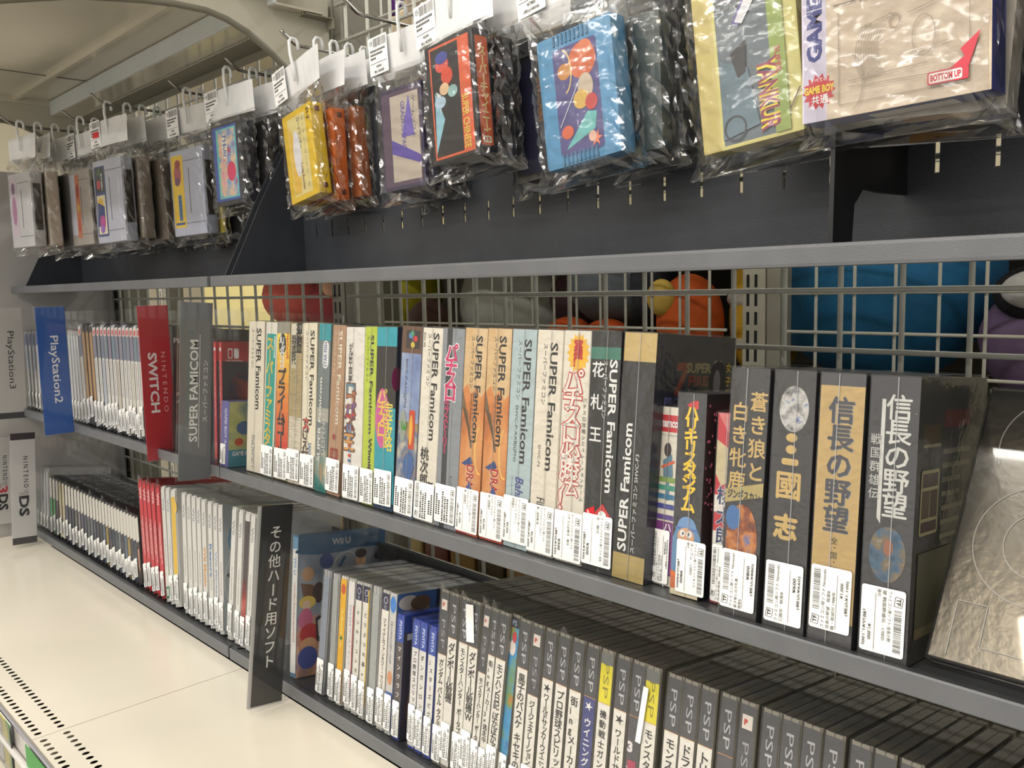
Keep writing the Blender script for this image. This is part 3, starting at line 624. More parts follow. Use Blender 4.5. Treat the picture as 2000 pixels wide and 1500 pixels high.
def g22(a, t, h):
    a.rect(0, 0, t, h, (50, 48, 51)); a.poly([(t * .3, h * .94), (t * .5, h * .93), (t * .5, h * .96)], (206, 40, 50)); a.rect(t * .52, h * .925, t * .72, h * .965, (206, 50, 40))
    a.tate('ハリキリスタジアム', t * .50, h * .93, h * .056, t * .52, (246, 206, 50), .03)
    a.poly([(0, 0), (t, 0), (t, h * .3), (t * .8, h * .36), (t * .2, h * .36), (0, h * .28)], (96, 140, 180)); a.ell(t * .5, h * .34, t * .34, h * .055, (110, 150, 200)); a.rect(t * .1, h * .325, t * .9, h * .34, (80, 120, 180)); a.ell(t * .48, h * .295, t * .3, h * .045, (222, 170, 130)); a.ell(t * .36, h * .31, t * .1, h * .018, WH); a.ell(t * .6, h * .31, t * .1, h * .018, WH); a.ell(t * .38, h * .31, t * .03, h * .007, INK); a.ell(t * .58, h * .31, t * .03, h * .007, INK)
    a.poly([(t * .3, h * .24), (t * .62, h * .24), (t * .5, h * .15)], (60, 60, 64)); a.rect(0, 0, t, h * .03, (226, 214, 180)); a.poly([(0, h * .03), (t * .5, h * .03), (t * .35, h * .1), (0, h * .12)], (204, 110, 60))
def g23(a, t, h):
    a.rect(0, 0, t, h, (196, 34, 48)); a.poly([(0, h), (t, h), (t, h * .82)], (216, 120, 120)); a.poly([(0, h * .86), (t * .9, h * .8), (t, h * .66), (t * .3, h * .62), (0, h * .68)], (206, 190, 150))
    for i in range(3): a.rect(0, h * (.10 + .19 * i), t, h * (.19 + .19 * i), (230, 224, 216))
    a.tate('桃太郎電鉄', t * .55, h * .62, h * .105, t * .86, WH, .05); a.tate('桃太郎電鉄', t * .55, h * .62, h * .105, t * .84, (30, 44, 96), .02)
GOLD = (204, 172, 104)
def g24(a, t, h):
    a.rect(0, 0, t, h, (46, 43, 45)); a.tate('蒼き狼と', t * .76, h * .915, h * .092, t * .47, GOLD, .02); a.tate('白き牝鹿', t * .28, h * .87, h * .092, t * .47, GOLD, .02)
    a.poly([(0, h * .455), (t, h * .50), (t, h * .555), (0, h * .51)], (176, 158, 100)); a.text('ジンギスカン', t * .06, h * .475, t * .86, h * .04, (30, 28, 26), 'h', .04, 0); a.ell(t * .5, h * .31, t * .42, h * .15, FACE, 28); a.ell(t * .25, h * .40, t * .2, h * .05, (60, 110, 170))
    a.tate('光栄', t * .62, h * .155, h * .022, t * .13, WH); a.tate('ファミリーコ', t * .40, h * .16, h * .02, t * .14, WH, .02)
def g25(a, t, h):
    a.rect(0, 0, t, h, (45, 43, 45)); a.ell(t * .50, h * .855, t * .36, h * .088, BATTLE, 28)
    for y, r in ((.745, .14), (.70, .13)): a.ell(t * .48, h * y, t * r, h * .017, GOLD)
    a.rrect(t * .26, h * .64, t * .68, h * .665, 1.6, GOLD); a.tate('國', t * .46, h * .655, h * .19, t * .66, GOLD, .03); a.tate('志', t * .44, h * .485, h * .17, t * .60, GOLD, .05); a.tate('光栄', t * .60, h * .20, h * .022, t * .13, WH); a.tate('ファミリーコンピ', t * .42, h * .205, h * .02, t * .14, WH, .02)
def g26(a, t, h):
    a.rect(0, 0, t, h, (62, 60, 64)); a.rect(0, h * .09, t, h * .955, (190, 160, 100))
    a.tate('信長の野望', t * .50 + .5, h * .915 - .4, h * .100, t * .60, (90, 116, 150), .015); a.tate('信長の野望', t * .50, h * .915, h * .100, t * .60, (58, 58, 66), .025)
    a.tate('全・国・版', t * .50, h * .40, h * .027, t * .16, (60, 54, 44)); a.tate('ファミリーコ', t * .42, h * .145, h * .018, t * .12, INK); a.tate('光栄', t * .6, h * .145, h * .018, t * .1, INK)
def g27(a, t, h):
    a.rect(0, 0, t, h, (44, 42, 46)); a.poly([(t * .24, h * .50), (t * .32, h * .48), (t * .32, h * .92), (t * .24, h * .92)], (206, 206, 202)); a.tate('信長の野望', t * .60, h * .935, h * .086, t * .54, (206, 206, 202), .018)
    a.tate('戦国群雄伝', t * .16, h * .80, h * .048, t * .24, (186, 186, 182), .01); a.ell(t * .5, h * .375, t * .38, h * .098, NIGHT, 28); a.ell(t * .52, h * .40, t * .1, h * .03, (150, 90, 60)); a.tate('光栄', t * .62, h * .25, h * .026, t * .14, WH); a.tate('ファミリーコ', t * .38, h * .26, h * .024, t * .16, WH, .02)
CR = (228, 220, 200)
MID = [  # top px, bottom px, thickness, height, body, print, label
 (487, 481, None, 187, CR, f1, 'cream game box with small black lettering, first of the boxed row'),
 (521, 511, None, 187, (222, 216, 200), f2, 'teal game box with big yellow vertical characters'),
 (543, 537, None, 187, (216, 200, 150), f3, 'game box fading from yellow to red with bold black characters'),
 (569, 561, None, 186, (214, 206, 186), f4, 'tan game box with ragged pale streaks over a torn-looking spine'),
 (593, 587, None, 187, (232, 224, 200), f5, 'cream game box with a red and brown brush title low on its spine'),
 (625, 614, None, 187, (96, 124, 126), f6, 'grey and teal game box with white lettering reading upward'),
 (651, 637, None, 186, (176, 140, 110), f7, 'brown game box with cream lettering and dark red symbols'),
 (677, 668, None, 184, (230, 226, 218), f8, 'white game box with toy-like coloured characters'),
 (714, 705, None, 185, (186, 206, 60), f9, 'lime green game box with black lettering'),
 (738, 729, 34, 185, (28, 60, 72), f10, 'turquoise and black game box with a pink oval and yellow characters'),
 (788, 770, None, 187, (96, 100, 130), f11, 'game box with a blue sky picture and four coloured dots at its top'),
 (827, 809, None, 186, (232, 226, 212), f12, 'white game box with brush-written black characters under the black lettering'),
 (867, 849, None, 186, (140, 146, 154), f13, 'silver grey game box with a pink title on a dark stripe'),
 (911, 891, None, 187, (206, 130, 70), f14, 'orange rock-patterned game box beside the silver grey one'),
 (955, 937, None, 187, (206, 130, 70), f14, 'orange rock-patterned game box beside the pale blue one'),
 (1003, 983, None, 187, (176, 196, 200), f16, 'pale blue game box with black lettering'),
 (1051, 1030, None, 187, (230, 222, 206), f17, 'cream game box with a small purple-red figure at the end of its lettering'),
 (1103, 1083, None, 187, (228, 222, 208), f18, 'cream game box with red outlined characters and a yellow starburst'),
 (1157, 1137, 33, 187, (26, 26, 28), f19, 'black game box with a green band and a red tilted square'),
 (1222, 1195, 30, 187, (26, 26, 40), f20, 'tall black game box with gold ends and white lettering reading upward'),
]
prices = [None, '¥500', '¥300', '¥300', '¥480', None, '¥700', '¥600', '¥500', '¥500', '¥1,000', '¥400', '¥600', '¥1,500', '¥2,000', '¥2,000', '¥2,000', '¥300', '¥300', None]
sttext = {13: ['スーパーファミコン用ソフト', 'ドラゴンクエスト', '箱・説明書付'], 14: ['スーパーファミコン用ソフト', 'ドラゴンクエスト', '箱・説明書付'], 15: ['スーパーファミコン用ソフト', 'バハムート ラグーン', '説明書付'], 16: ['スーパーファミコン用ソフト', 'ファイナルファンタジー', '箱・説明書 説'], 17: ['スーパーファミコン用ソフト', 'パチスロ必勝法 - 箱付'], 18: ['スーパーファミコン用ソフト 花札', '王 - 箱付']}
def fit(items, Y, Z, tilt, i):
    tp, bp, t, h = items[i][:4]
    xb, xt, yb, zb = row_spot(tp, bp, h, Y, Z, tilt)
    if i + 1 < len(items):
        xb2, xt2, _, _ = row_spot(items[i + 1][0], items[i + 1][1], h, Y, Z, tilt)
        g = min(xb2 - xb, xt2 - xt) - .0006
        t = min(t / 1e3, g) if t else g
    else: t = t / 1e3
    return xb, yb, zb, t, math.atan2(xt - xb, h / 1e3)
for i, it in enumerate(MID):
    xb, yb, zb, t, lean = fit(MID, Y_M, Z_M, TILT_M, i)
    h = it[3]; T = t * 1e3
    r = game('game_box', it[6], 'game box', 'boxed games on the middle tray', xb, yb, zb + .0003, T, 105, h, TILT_M, lean, mat(it[4], .5), boxy=True)
    a = Art(); it[5](a, T, h); a.build('spine_print', r)
    if prices[i]:
        p = int(prices[i][1:].replace(',', '')); tx = '(税込¥{:,})'.format(int(p * 1.1))
        sh = 40 if i >= 13 else 36; sw = min(T + 1.2, 30)
        sticker(r, (T - sw) / 2, 2.0 if i % 3 else 4.5, sw, sh, 'ccw' if i == 11 else 'cw', sttext.get(i), prices[i], tx, -.0014)
    if i == 19:                                                     # its big front cover is seen above the lower boxes
        a = Art('right', T); a.off = .15; a.rect(0, 0, 105, h, (24, 26, 52)); a.text('7', 22, 140, 18, 26, (160, 70, 50), 'h', .05, .2); a.text('SUPER', 38, 158, 34, 8, (176, 164, 110), 'h', .04); a.text('FIRE', 42, 148, 26, 8, (150, 50, 44), 'h', .04); a.text('III', 76, 148, 10, 20, (190, 180, 140), 'h', .04)
        a.text('PRO-WRESTLING', 12, 132, 78, 8, (90, 96, 150), 'h', .03); a.rect(38, 119, 84, 122, (150, 50, 60)); a.poly([(12, 122), (32, 122), (24, 106), (18, 106)], (130, 130, 140)); a.poly([(16, 119), (28, 119), (22, 109)], (24, 26, 52)); a.text('X', 24, 92, 18, 26, (120, 70, 84), 'h', .0)
        a.ell(82, 150, 12, 18, (20, 20, 34)); a.ell(80, 150, 5, 11, (120, 116, 128)); a.ell(80, 100, 14, 10, (76, 74, 96)); a.tate('女子最強の', 96, 168, 11, 8, (190, 160, 60), .03); a.tate('コース', 90, 128, 9, 6, (190, 160, 60), .03); a.build('cover_print', r)
    if i == 9:
        a = Art('right', T); a.rect(0, 0, 105, h, (30, 40, 62)); a.ell(0, h * .72, 6, 12, (120, 40, 80)); a.build('cover_print', r)
FAM = [
 (1289, 1271, 19, 133, (60, 60, 66), g21, 'small game box with striped purple spine and a red top band', ['ファミコン用ソフト ハイドライ', '3闇からの訪問者 -', '程度B 箱・取説付'], '¥800', '(税込¥880)', 0, 60, 'ccw'),
 (1327, 1309, 23.5, 145, (52, 50, 54), g22, 'charcoal game box with a cartoon ball player and yellow characters', ['ファミコン用ソフト ハリキリス', 'タジアム - USED', '箱付'], '¥800', '(税込¥880)', 0, 90, 'cw'),
 (1404, 1386, 15.5, 133, (196, 34, 48), g23, 'red game box half hidden between the charcoal boxes', ['ファミコン用ソフト Nintendo', '桃太郎電鉄 - 程度B'], '¥800', '(税込¥880)', 0, 60, 'ccw'),
 (1432, 1404, 27.6, 165.5, (46, 44, 48), g24, 'dark game box with two columns of gold characters over a warrior portrait', ['ファミコン用ソフト Nintendo', '蒼き狼と白き牝鹿 -', '程度B'], '¥800', '(税込¥880)', 0, 108, 'ccw'),
 (1516, 1490, 27.6, 165.5, (46, 44, 48), g25, 'dark game box with an oval battle picture and gold brush characters', ['ファミコン用ソフト Nintendo', '三国志 - 程度B'], '¥600', '(税込¥660)', 0, 108, 'ccw'),
 (1606, 1577, 27.6, 165.5, (52, 50, 54), g26, 'gold game box with large dark blue characters', ['ファミコン用ソフト Nintendo', '信長の野望 - 程度B', '箱・取説付 1988年'], '¥1,000', '(税込¥1,100)', 0, 108, 'ccw'),
 (1704, 1676, 28, 165.5, (44, 43, 47), g27, 'dark game box with white characters and a round stormy picture', ['ファミコン用ソフト 信長の野', '望 戦国群雄伝 - USED', '箱付'], '¥1,000', '(税込¥1,100)', 0, 108, 'cw'),
]
for i, it in enumerate(FAM):
    tp, bp, T, h = it[:4]
    xb, xt, yb, zb = row_spot(tp, bp, h, Y_M, Z_M, TILT_M, (.012, 0, .006, -.0115, -.0115, -.0115, -.0115)[i])
    d = it[11]
    r = game('game_box', it[6], 'game box', 'boxed games on the middle tray', xb, yb, zb + .0003, T, d if d > 60 else 95, h, TILT_M, math.atan2(xt - xb, h / 1e3), mat(it[4], .45), boxy=True)
    a = Art(); it[5](a, T, h); a.build('spine_print', r)
    sw, sh = (25.6, 39) if i > 2 else ((24, 38) if i == 1 else (15, 40))
    sticker(r, 1.0 + (4 if i == 1 else 0), (1.5, 3, 1.5, 6, 5, 9, 4)[i], sw, sh, it[12], it[7], it[8], it[9], -.0014)
    if i == 1:
        a = Art('right', T); a.rect(0, 0, 95, h, (34, 32, 36)); rr = random.Random(4)
        for k in range(26): a.ell(rr.uniform(1, 12), rr.uniform(60, h - 2), 1.1, 1.1, (220, 120, 150), 6)
        a.rect(14, 40, 30, h - 16, (120, 60, 50)); a.build('cover_print', r)
    if i == 6:
        a = Art('right', T); a.rect(0, 0, 108, h, (40, 38, 36)); a.rect(8, 128, 34, 138, (70, 56, 30)); a.rect(8, 125, 34, 127, (150, 140, 110)); a.rect(38, 136, 80, 146, (90, 30, 30)); rr = random.Random(2)
        for k in range(8): a.rect(38, 120 - 8.5 * k, 38 + rr.uniform(28, 46), 123 - 8.5 * k, (110, 104, 88))
        a.rrect(6, 74, 33, 112, 2, (140, 134, 100)); a.rect(8, 102, 31, 110, (60, 50, 44)); a.rect(8, 84, 19, 100, (70, 56, 36)); a.rect(20, 84, 31, 100, (60, 48, 36)); a.rect(8, 76, 31, 82, (54, 40, 34)); a.rect(6, 20, 60, 64, (74, 72, 56)); a.ring(46, 72, 26, 30, .4, (90, 88, 80), 24, -60, 60); a.rect(6, 14, 100, 20, (100, 92, 70)); a.build('cover_print', r)
# small picture box, red cases behind it, the black case behind the signs
x0 = Xat(430, .492, -.222)
r = game('game_box', 'small purple-spined game box with a painted cartoon cover, in front of the red cases', 'game box', 'boxed games on the middle tray', x0, .492, -.2226, 22, 96, 84, TILT_M, 0, mat((98, 96, 160), .4), boxy=True)
a = Art(); a.rect(0, 0, 22, 84, (104, 102, 168)); a.text('GAME BOY A', 13, 75, 46, 7, (206, 206, 236), 'cw', .03); a.build('spine_print', r)
sticker(r, 1, 3, 15, 26, 'cw', None, '¥500', '', -.0008)
a = Art('right', 22); a.rect(0, 0, 96, 84, pic('pale_green_print', [(170, 176, 110), (196, 196, 130), (90, 130, 140)], 30, seed=2)); a.rect(0, 0, 96, 22, (80, 150, 170)); a.text('GAME BOY ADVANCE', 5, 14, 60, 6, WH, 'h', .03)
a.ell(22, 50, 12, 9, (80, 110, 150)); a.ell(34, 58, 7, 8, (216, 190, 150)); a.ell(40, 40, 14, 8, (176, 120, 60)); a.ell(14, 32, 6, 5, (200, 90, 60)); a.ell(52, 62, 10, 12, (130, 60, 50)); a.build('cover_print', r)
def slim(name, label, px_t, px_b, t, d, h, Y, Z, tilt, col, artf=None, cover=None, back=0., tabs=False, stk=None, bev=1.6, group=None, cat='game case', wrap=True, yoff=0., stt=None):
    xb, xt, yb, zb = row_spot(px_t, px_b, h, Y, Z, tilt, back)
    r = game('game_case', label, cat, group, xb, yb, zb + .0004, t, d, h, tilt, math.atan2(xt - xb, h / 1e3), col if isinstance(col, bpy.types.Material) else mat(col, .3), bev, wrap, tabs)
    if artf: a = Art(); a.off = .2; artf(a, t, h); a.build('spine_insert', r)
    if cover: a = Art('right', t); a.off = .2; cover(a, d, h); a.build('cover_insert', r)
    if stk: sticker(r, *stk[:4], stk[4] if len(stk) > 4 else 'cw', stt, '¥800', '', -.0011)
    return r
def red_spine(a, t, h): a.rrect(t * .25, h - 12, t * .75, h - 7, 1, WH); a.text('ゼルダの伝説ブレス', t * .5, h * .86, h * .5, t * .3, (250, 210, 206), 'cw')
def red_cover(a, d, h):
    a.rect(0, 0, d, h, (36, 40, 60)); a.rect(0, h - 26, d, h, (206, 44, 54)); a.rrect(8, h - 22, 15, h - 8, 2, WH); a.rrect(17, h - 22, 24, h - 8, 2, WH); a.rrect(9.5, h - 20, 13.5, h - 10, 1, (206, 44, 54)); a.text('NINTENDO', 5, h - 25.5, 24, 2, WH)
    a.ell(30, h - 70, 22, 30, pic('ember_print', [(30, 34, 50), (50, 50, 70), (150, 60, 40)], 40, seed=5))
for k, (p, bk, lab) in enumerate(((416, .010, 'red game case with white dots down its spine, nearest the grey sign'), (427, .012, 'red game case second from the grey sign, with a dark cover showing'), (453, .055, 'red game case set back behind the small picture box, thin spine'), (466, .055, 'red game case set back behind the small picture box, beside the cream box'))):
    slim('game_case', lab, p, p + 3, 9.5, 104, 158, Y_M, Z_M, TILT_M, (214, 52, 62), red_spine, red_cover, bk, k == 0, group='red game cases')
slim('game_case', 'black game case behind the grey sign with a white word at its top', 330, 338, 12, 135, 176, Y_M, Z_M, TILT_M, (22, 20, 22), None, lambda a, d, h: (a.rect(0, 0, d, h, (24, 22, 24)), a.text('PlayStation', 1, h - 26, 50, 10, WH, 'h', .02), a.ell(30, h - 78, 26, 30, (70, 54, 46)), a.text('2', 2, h - 110, 12, 16, (150, 130, 120), 'h', .05)), .0, group='cases between the signs')

# tall silver box leaning back beside the last boxed game
rb = thing('foil_gift_box', 'large silver foil box with outlined letters leaning back at the end of the middle tray', 'box', (-.1850, .501, -.2172), (-math.radians(33), 0, 0))
link('carton', box_me(.30, .010, .174, M_FOIL, .0012), rb)
a = Art(); a.off = .2; LN = (150, 146, 138)
a.ring(48, 136, 36, 36, .7, LN, 48, 20, 300); a.ring(48, 136, 20, 20, .7, LN, 40, 20, 300); a.line(48, 122, 80, 122, .7, LN)
a.ring(44, 76, 34, 36, .7, LN, 48); a.ring(44, 76, 18, 20, .7, LN, 40); a.line(10, 4, 10, 36, .6, LN); a.line(10, 36, 26, 36, .6, LN); a.line(26, 36, 26, 12, .6, LN); a.line(26, 12, 60, 12, .6, LN)
a.build('outline_print', rb)
link('film_wrap', box_me(.3014, .0114, .1754, M_ACR, .001, 1, (-.0007, -.0007, -.0007)), rb)
# ================================================================== slim cases standing in rows
ORD = 'first second third fourth fifth sixth seventh eighth ninth tenth eleventh twelfth thirteenth fourteenth fifteenth sixteenth seventeenth eighteenth nineteenth twentieth twenty-first twenty-second twenty-third twenty-fourth twenty-fifth twenty-sixth twenty-seventh twenty-eighth twenty-ninth thirtieth thirty-first thirty-second thirty-third thirty-fourth'.split()
def row(n, tops, bots, h, Y, Z, tilt):                               # even thickness between given end columns
    return [(tops[0] + (tops[1] - tops[0]) * i / n, bots[0] + (bots[1] - bots[0]) * i / n) for i in range(n)]
def place_x(tp, bp, h, Y, Z, tilt, back=0.):
    xb, xt, yb, zb = row_spot(tp, bp if bp else tp, h, Y, Z, tilt, back)
    if not bp: xb = xt
    return xb, xt, yb, zb
def gap_t(n, a, b, h, Y, Z, tilt, tmax):
    r = row(n, a, b, h, Y, Z, tilt); p = [place_x(x, y, h, Y, Z, tilt) for x, y in r[:2]]; q = [place_x(x, y, h, Y, Z, tilt) for x, y in r[-2:]]
    return max(7, min(tmax, *[(v[1][j] - v[0][j]) * 1e3 - .3 for v in (p, q) for j in (0, 1)]))
def put(cat, group, label, xb, xt, yb, zb, t, d, h, tilt, col, art=None, cover=None, tabs=False, wrap=True, bev=1.6, stk=None):
    r = game('game_case', label, cat, group, xb, yb, zb + .0004, t, d, h, tilt, math.atan2(xt - xb, h / 1e3), col if isinstance(col, bpy.types.Material) else mat(col, .3), bev, wrap, tabs)
    if art: a = Art(); a.off = .2; art(a, t, h); a.build('spine_insert', r)
    if cover: a = Art('right', t); a.off = .2; cover(a, d, h); a.build('cover_insert', r)
    if stk: stk = (stk[0], stk[1], min(stk[2], t - .5), *stk[3:]); sticker(r, *stk[:4], 'cw' if len(stk) < 5 else stk[4], None, '¥300', '', -.0013)
    return r
rr = random.Random(11)
M_CLR = film('translucent_case', .12, .2, .0, 5, (.80, .84, .9), .42)
M_CLW = film('frosted_case', .12, .2, .0, 5, (.92, .92, .9), .5)
KANA = 'アイウエオカキクケコサシスセソタチツテトナニヌネノハヒフヘホマミムメモラリルレロン'
def marks(a, u0, u1, v0, v1, c, seed, gap=1.3):                      # a title too small in the photo to be read
    r = random.Random(seed); v = v1; P, F = [], []
    while v > v0:
        q = len(P); t = r.uniform(.5, gap); x0 = u0 + (u1 - u0) * r.uniform(0, .25); x1 = u1 - (u1 - u0) * r.uniform(0, .3)
        P += [(x0, v - t), (x1, v - t), (x1, v), (x0, v)]; F.append((q, q + 1, q + 2, q + 3)); v -= t + r.uniform(.5, 1.0)
    a.raw(P, F, c)

# --- far middle tray: blue-white discs cases, brown ones, white ones
def ps3(k):
    c = ((196, 206, 226), (206, 210, 220), (190, 200, 222), (220, 220, 226), (200, 206, 222))[k % 5]
    def f(a, t, h): a.rect(.5, h * .1, t - .5, h * .96, c); a.rect(.5, h * .82, t - .5, h * .96, (110, 124, 170)); a.rect(.5, h * .1, t - .5, h * .5, (224, 222, 220)); marks(a, t * .3, t * .6, h * .4, h * .75, (90, 96, 120), k)
    return f
for k, (tp, bp) in enumerate(row(5, (46, 82), (60, 92), 160, Y_M, Z_M, TILT_M)):
    xb, xt, yb, zb = place_x(tp, bp, 160, Y_M, Z_M, TILT_M)
    put('game case', 'pale blue cases beside the blue sign', '%s pale blue-white game case behind the blue sign, counting from the white sign' % ORD[k], xb, xt, yb, zb, gap_t(5, (46, 82), (60, 92), 160, Y_M, Z_M, TILT_M, 12.5), 130, 160, TILT_M, M_CLR, ps3(k), stk=(.5, 4, 11.5, 30))
def ps2(k, kind):
    def f(a, t, h):
        if kind == 'brown':
            a.rect(.6, h * .2, t - .6, h * .93, (176, 134, 84)); a.rect(t * .3, h * .2, t * .7, h * .93, (196, 156, 104)); a.rect(.6, h * .93, t - .6, h * .99, (60, 54, 50)); marks(a, t * .4, t * .6, h * .3, h * .8, (226, 200, 160), k)
        elif kind == 'clear': a.rect(.8, h * .05, t - .8, h * .95, (206, 208, 212)); marks(a, t * .35, t * .6, h * .4, h * .8, (140, 144, 156), k)
        else:
            a.rect(.6, h * .03, t - .6, h * .98, (232, 229, 222)); a.rect(.6, h * .68, t - .6, h * .90, (124 + 10 * (k % 3), 134 + 8 * (k % 2), 154)); a.rect(.6, h * .90, t - .6, h * .965, (236, 214, 210)); a.rrect(t * .25, h * .91, t * .75, h * .955, 1, (206, 90, 86))
            if k % 4 == 2: a.rect(.6, h * .2, t - .6, h * .66, ((200, 204, 216), (214, 206, 190), (226, 222, 208))[k % 3])
            marks(a, t * .36, t * .62, h * .34, h * .66, (110, 112, 126), k)
    return f
for k, (tp, bp) in enumerate(row(4, (131, 151), (143, 168), 165, Y_M, Z_M, TILT_M)):
    xb, xt, yb, zb = place_x(tp, bp, 165, Y_M, Z_M, TILT_M)
    put('game case', 'cases between the blue and red signs', '%s frosted game case just past the blue sign' % ORD[k], xb, xt, yb, zb, gap_t(4, (131, 151), (143, 168), 165, Y_M, Z_M, TILT_M, 13), 130, 165, TILT_M, M_CLW, ps2(k, 'clear'), stk=(.5, 5, 12, 32), tabs=k == 1)
kinds = ['white'] + ['brown'] * 3 + ['white'] * 13
for k, (tp, bp) in enumerate(row(17, (151, 273), (168, 284), 177, Y_M, Z_M, TILT_M)):
    xb, xt, yb, zb = place_x(tp, bp, 177, Y_M, Z_M, TILT_M)
    lab = {'white': '%s white-spined game case between the blue and red signs', 'brown': '%s brown game case of the three between the blue and red signs'}[kinds[k]] % (ORD[k - 1] if kinds[k] == 'brown' else ORD[k if k == 0 else k - 3])
    put('game case', 'cases between the blue and red signs', lab, xb, xt, yb, zb, gap_t(17, (151, 273), (168, 284), 177, Y_M, Z_M, TILT_M, 14.4), 134, 177, TILT_M, (40, 42, 46) if k % 3 else (206, 206, 210), ps2(k, kinds[k]), tabs=k in (0, 4, 6, 7, 9, 12), stk=(.4, rr.uniform(2, 16), 13.6, 36))

# --- far bottom tray: frosted, small black, red, white
for k, (tp, bp) in enumerate(row(4, (74, 95), (75, 99), 126, Y_L, Z_L, TILT_L)):
    xb, xt, yb, zb = place_x(tp, bp, 126, Y_L, Z_L, TILT_L)
    put('game case', 'small frosted cases', '%s small frosted game case right beside the white sign with black bands' % ORD[k], xb, xt, yb, zb, gap_t(4, (74, 95), (75, 99), 126, Y_L, Z_L, TILT_L, 12), 125, 126, TILT_L, M_CLW, ps2(k, 'clear'), stk=(.5, 4, 11, 26))
DSC = [(70, 150, 90), (64, 140, 84), (90, 80, 90), (226, 214, 170), (222, 212, 180), (84, 82, 96), (72, 70, 84), (60, 58, 74), (96, 96, 90), (110, 106, 110), (80, 76, 92), (72, 72, 86), (112, 112, 112), (90, 96, 100), (70, 72, 84), (58, 60, 72)]
def ds(k):
    c = DSC[k] if k < len(DSC) else ((60, 66, 78), (92, 98, 104), (52, 54, 64), (76, 90, 106), (128, 110, 60), (48, 52, 60), (40, 50, 70))[k % 7]
    def f(a, t, h):
        a.rect(.5, h * .02, t - .5, h * .97, (230, 226, 216)); a.rect(.5, h * .02, t - .5, h * (.62 if k not in (3, 4) else .95), c)
        if k == 28: a.rect(.5, h * .02, t - .5, h * .6, (60, 44, 44)); a.poly([(t * .3, h * .5), (t * .7, h * .52), (t * .6, h * .2), (t * .35, h * .22)], (214, 160, 120))
        else: marks(a, t * .3, t * .68, h * .3, h * .58, tint(c, 1.9) if sum(c) < 330 else tint(c, .6), k)
    return f
for k, (tp, bp) in enumerate(row(29, (96, 268), (101, 279), 115, Y_L, Z_L, TILT_L)):
    xb, xt, yb, zb = place_x(tp, bp, 115, Y_L, Z_L, TILT_L)
    lab = ('green-banded small black game case, %s of the small row' if k < 2 else 'cream-spined small black game case, %s of the small row' if k in (3, 4) else 'small black game case showing a dark cartoon spine, touching the red ones, %s in order' if k == 28 else 'small black game case with a grey spine print, %s from the frosted cases') % ORD[k]
    put('game case', 'small black game cases', lab, xb, xt, yb, zb, gap_t(29, (96, 268), (101, 279), 115, Y_L, Z_L, TILT_L, 14), 124, 115, TILT_L, (22, 22, 24), ds(k), tabs=k % 4 == 1, bev=1.2, stk=None if k == 28 else (.3, 1 + (k * 7 % 12), 13.4, 31))
def wii(k, red=False, extra=None):
    def f(a, t, h):
        if red:
            a.rect(.6, h * .03, t - .6, h * .97, (216, 44, 60)); a.text('Wii', t * .5, h * .93, h * .11, t * .5, (250, 236, 236), 'cw', .02); marks(a, t * .2, t * .45, h * .36, h * .62, (246, 206, 206), k, 2); marks(a, t * .5, t * .8, h * .30, h * .66, (246, 206, 206), k + 5, 2)
        else:
            a.rect(.6, h * .03, t - .6, h * .98, (228, 227, 222)); a.rect(t * .9, h * .03, t - .6, h * .98, (206, 206, 202)); a.text('Wii', t * .46, h * .90, h * .11, t * .46, (150, 156, 164), 'cw', .02)
            marks(a, t * .36, t * .6, h * .3, h * .55, (150, 152, 158), k, 1.6)
            if extra: extra(a, t, h)
    return f
def yel(a, t, h): a.rect(t * .05, h * .2, t * .85, h * .93, (240, 196, 56)); a.ell(t * .9, h * .84, t * .3, h * .05, (240, 196, 56)); a.ring(t * .9, h * .84, t * .3, h * .05, .5, WH)
def mus(a, t, h): a.text('Wii Music', t * .5, h * .62, h * .32, t * .5, (230, 150, 40), 'cw', .03)
def res(a, t, h): a.text('Resort', t * .5, h * .66, h * .26, t * .5, (70, 120, 190), 'cw', .03)
def mov(a, t, h): a.text('Wii Fitness', t * .5, h * .62, h * .36, t * .4, (130, 160, 200), 'cw', .02)
def brk(a, t, h): a.rect(.6, h * .03, t - .6, h * .93, (70, 60, 68)); a.rect(.6, h * .14, t - .6, h * .5, pic('red_gradient_print', [(60, 30, 36), (150, 40, 40), (210, 110, 90)], 30, seed=6))
def grn(a, t, h): a.rect(t * .1, h * .03, t * .9, h * .13, (40, 130, 80)); a.rect(t * .3, h * .05, t * .7, h * .11, WH)
WII = [(268.6, 284, 'r'), (276, 292, 'r'), (284, 300, 'r'), (293, 308, 'r'), (303, 317, 'r'), (313.4, 326, grn), (323, 334, None), (333, 343, yel), (354, 362, None), (364, 371.5, None), (373.5, 381, None), (383, 390, None), (393, 400, mus), (405, 411, res), (416, 421, mov), (426, 429.5, 'c'), (454, 444, None), (467, 458, None), (480, 468, brk), (491, 479, None)]
nr = nw = 0
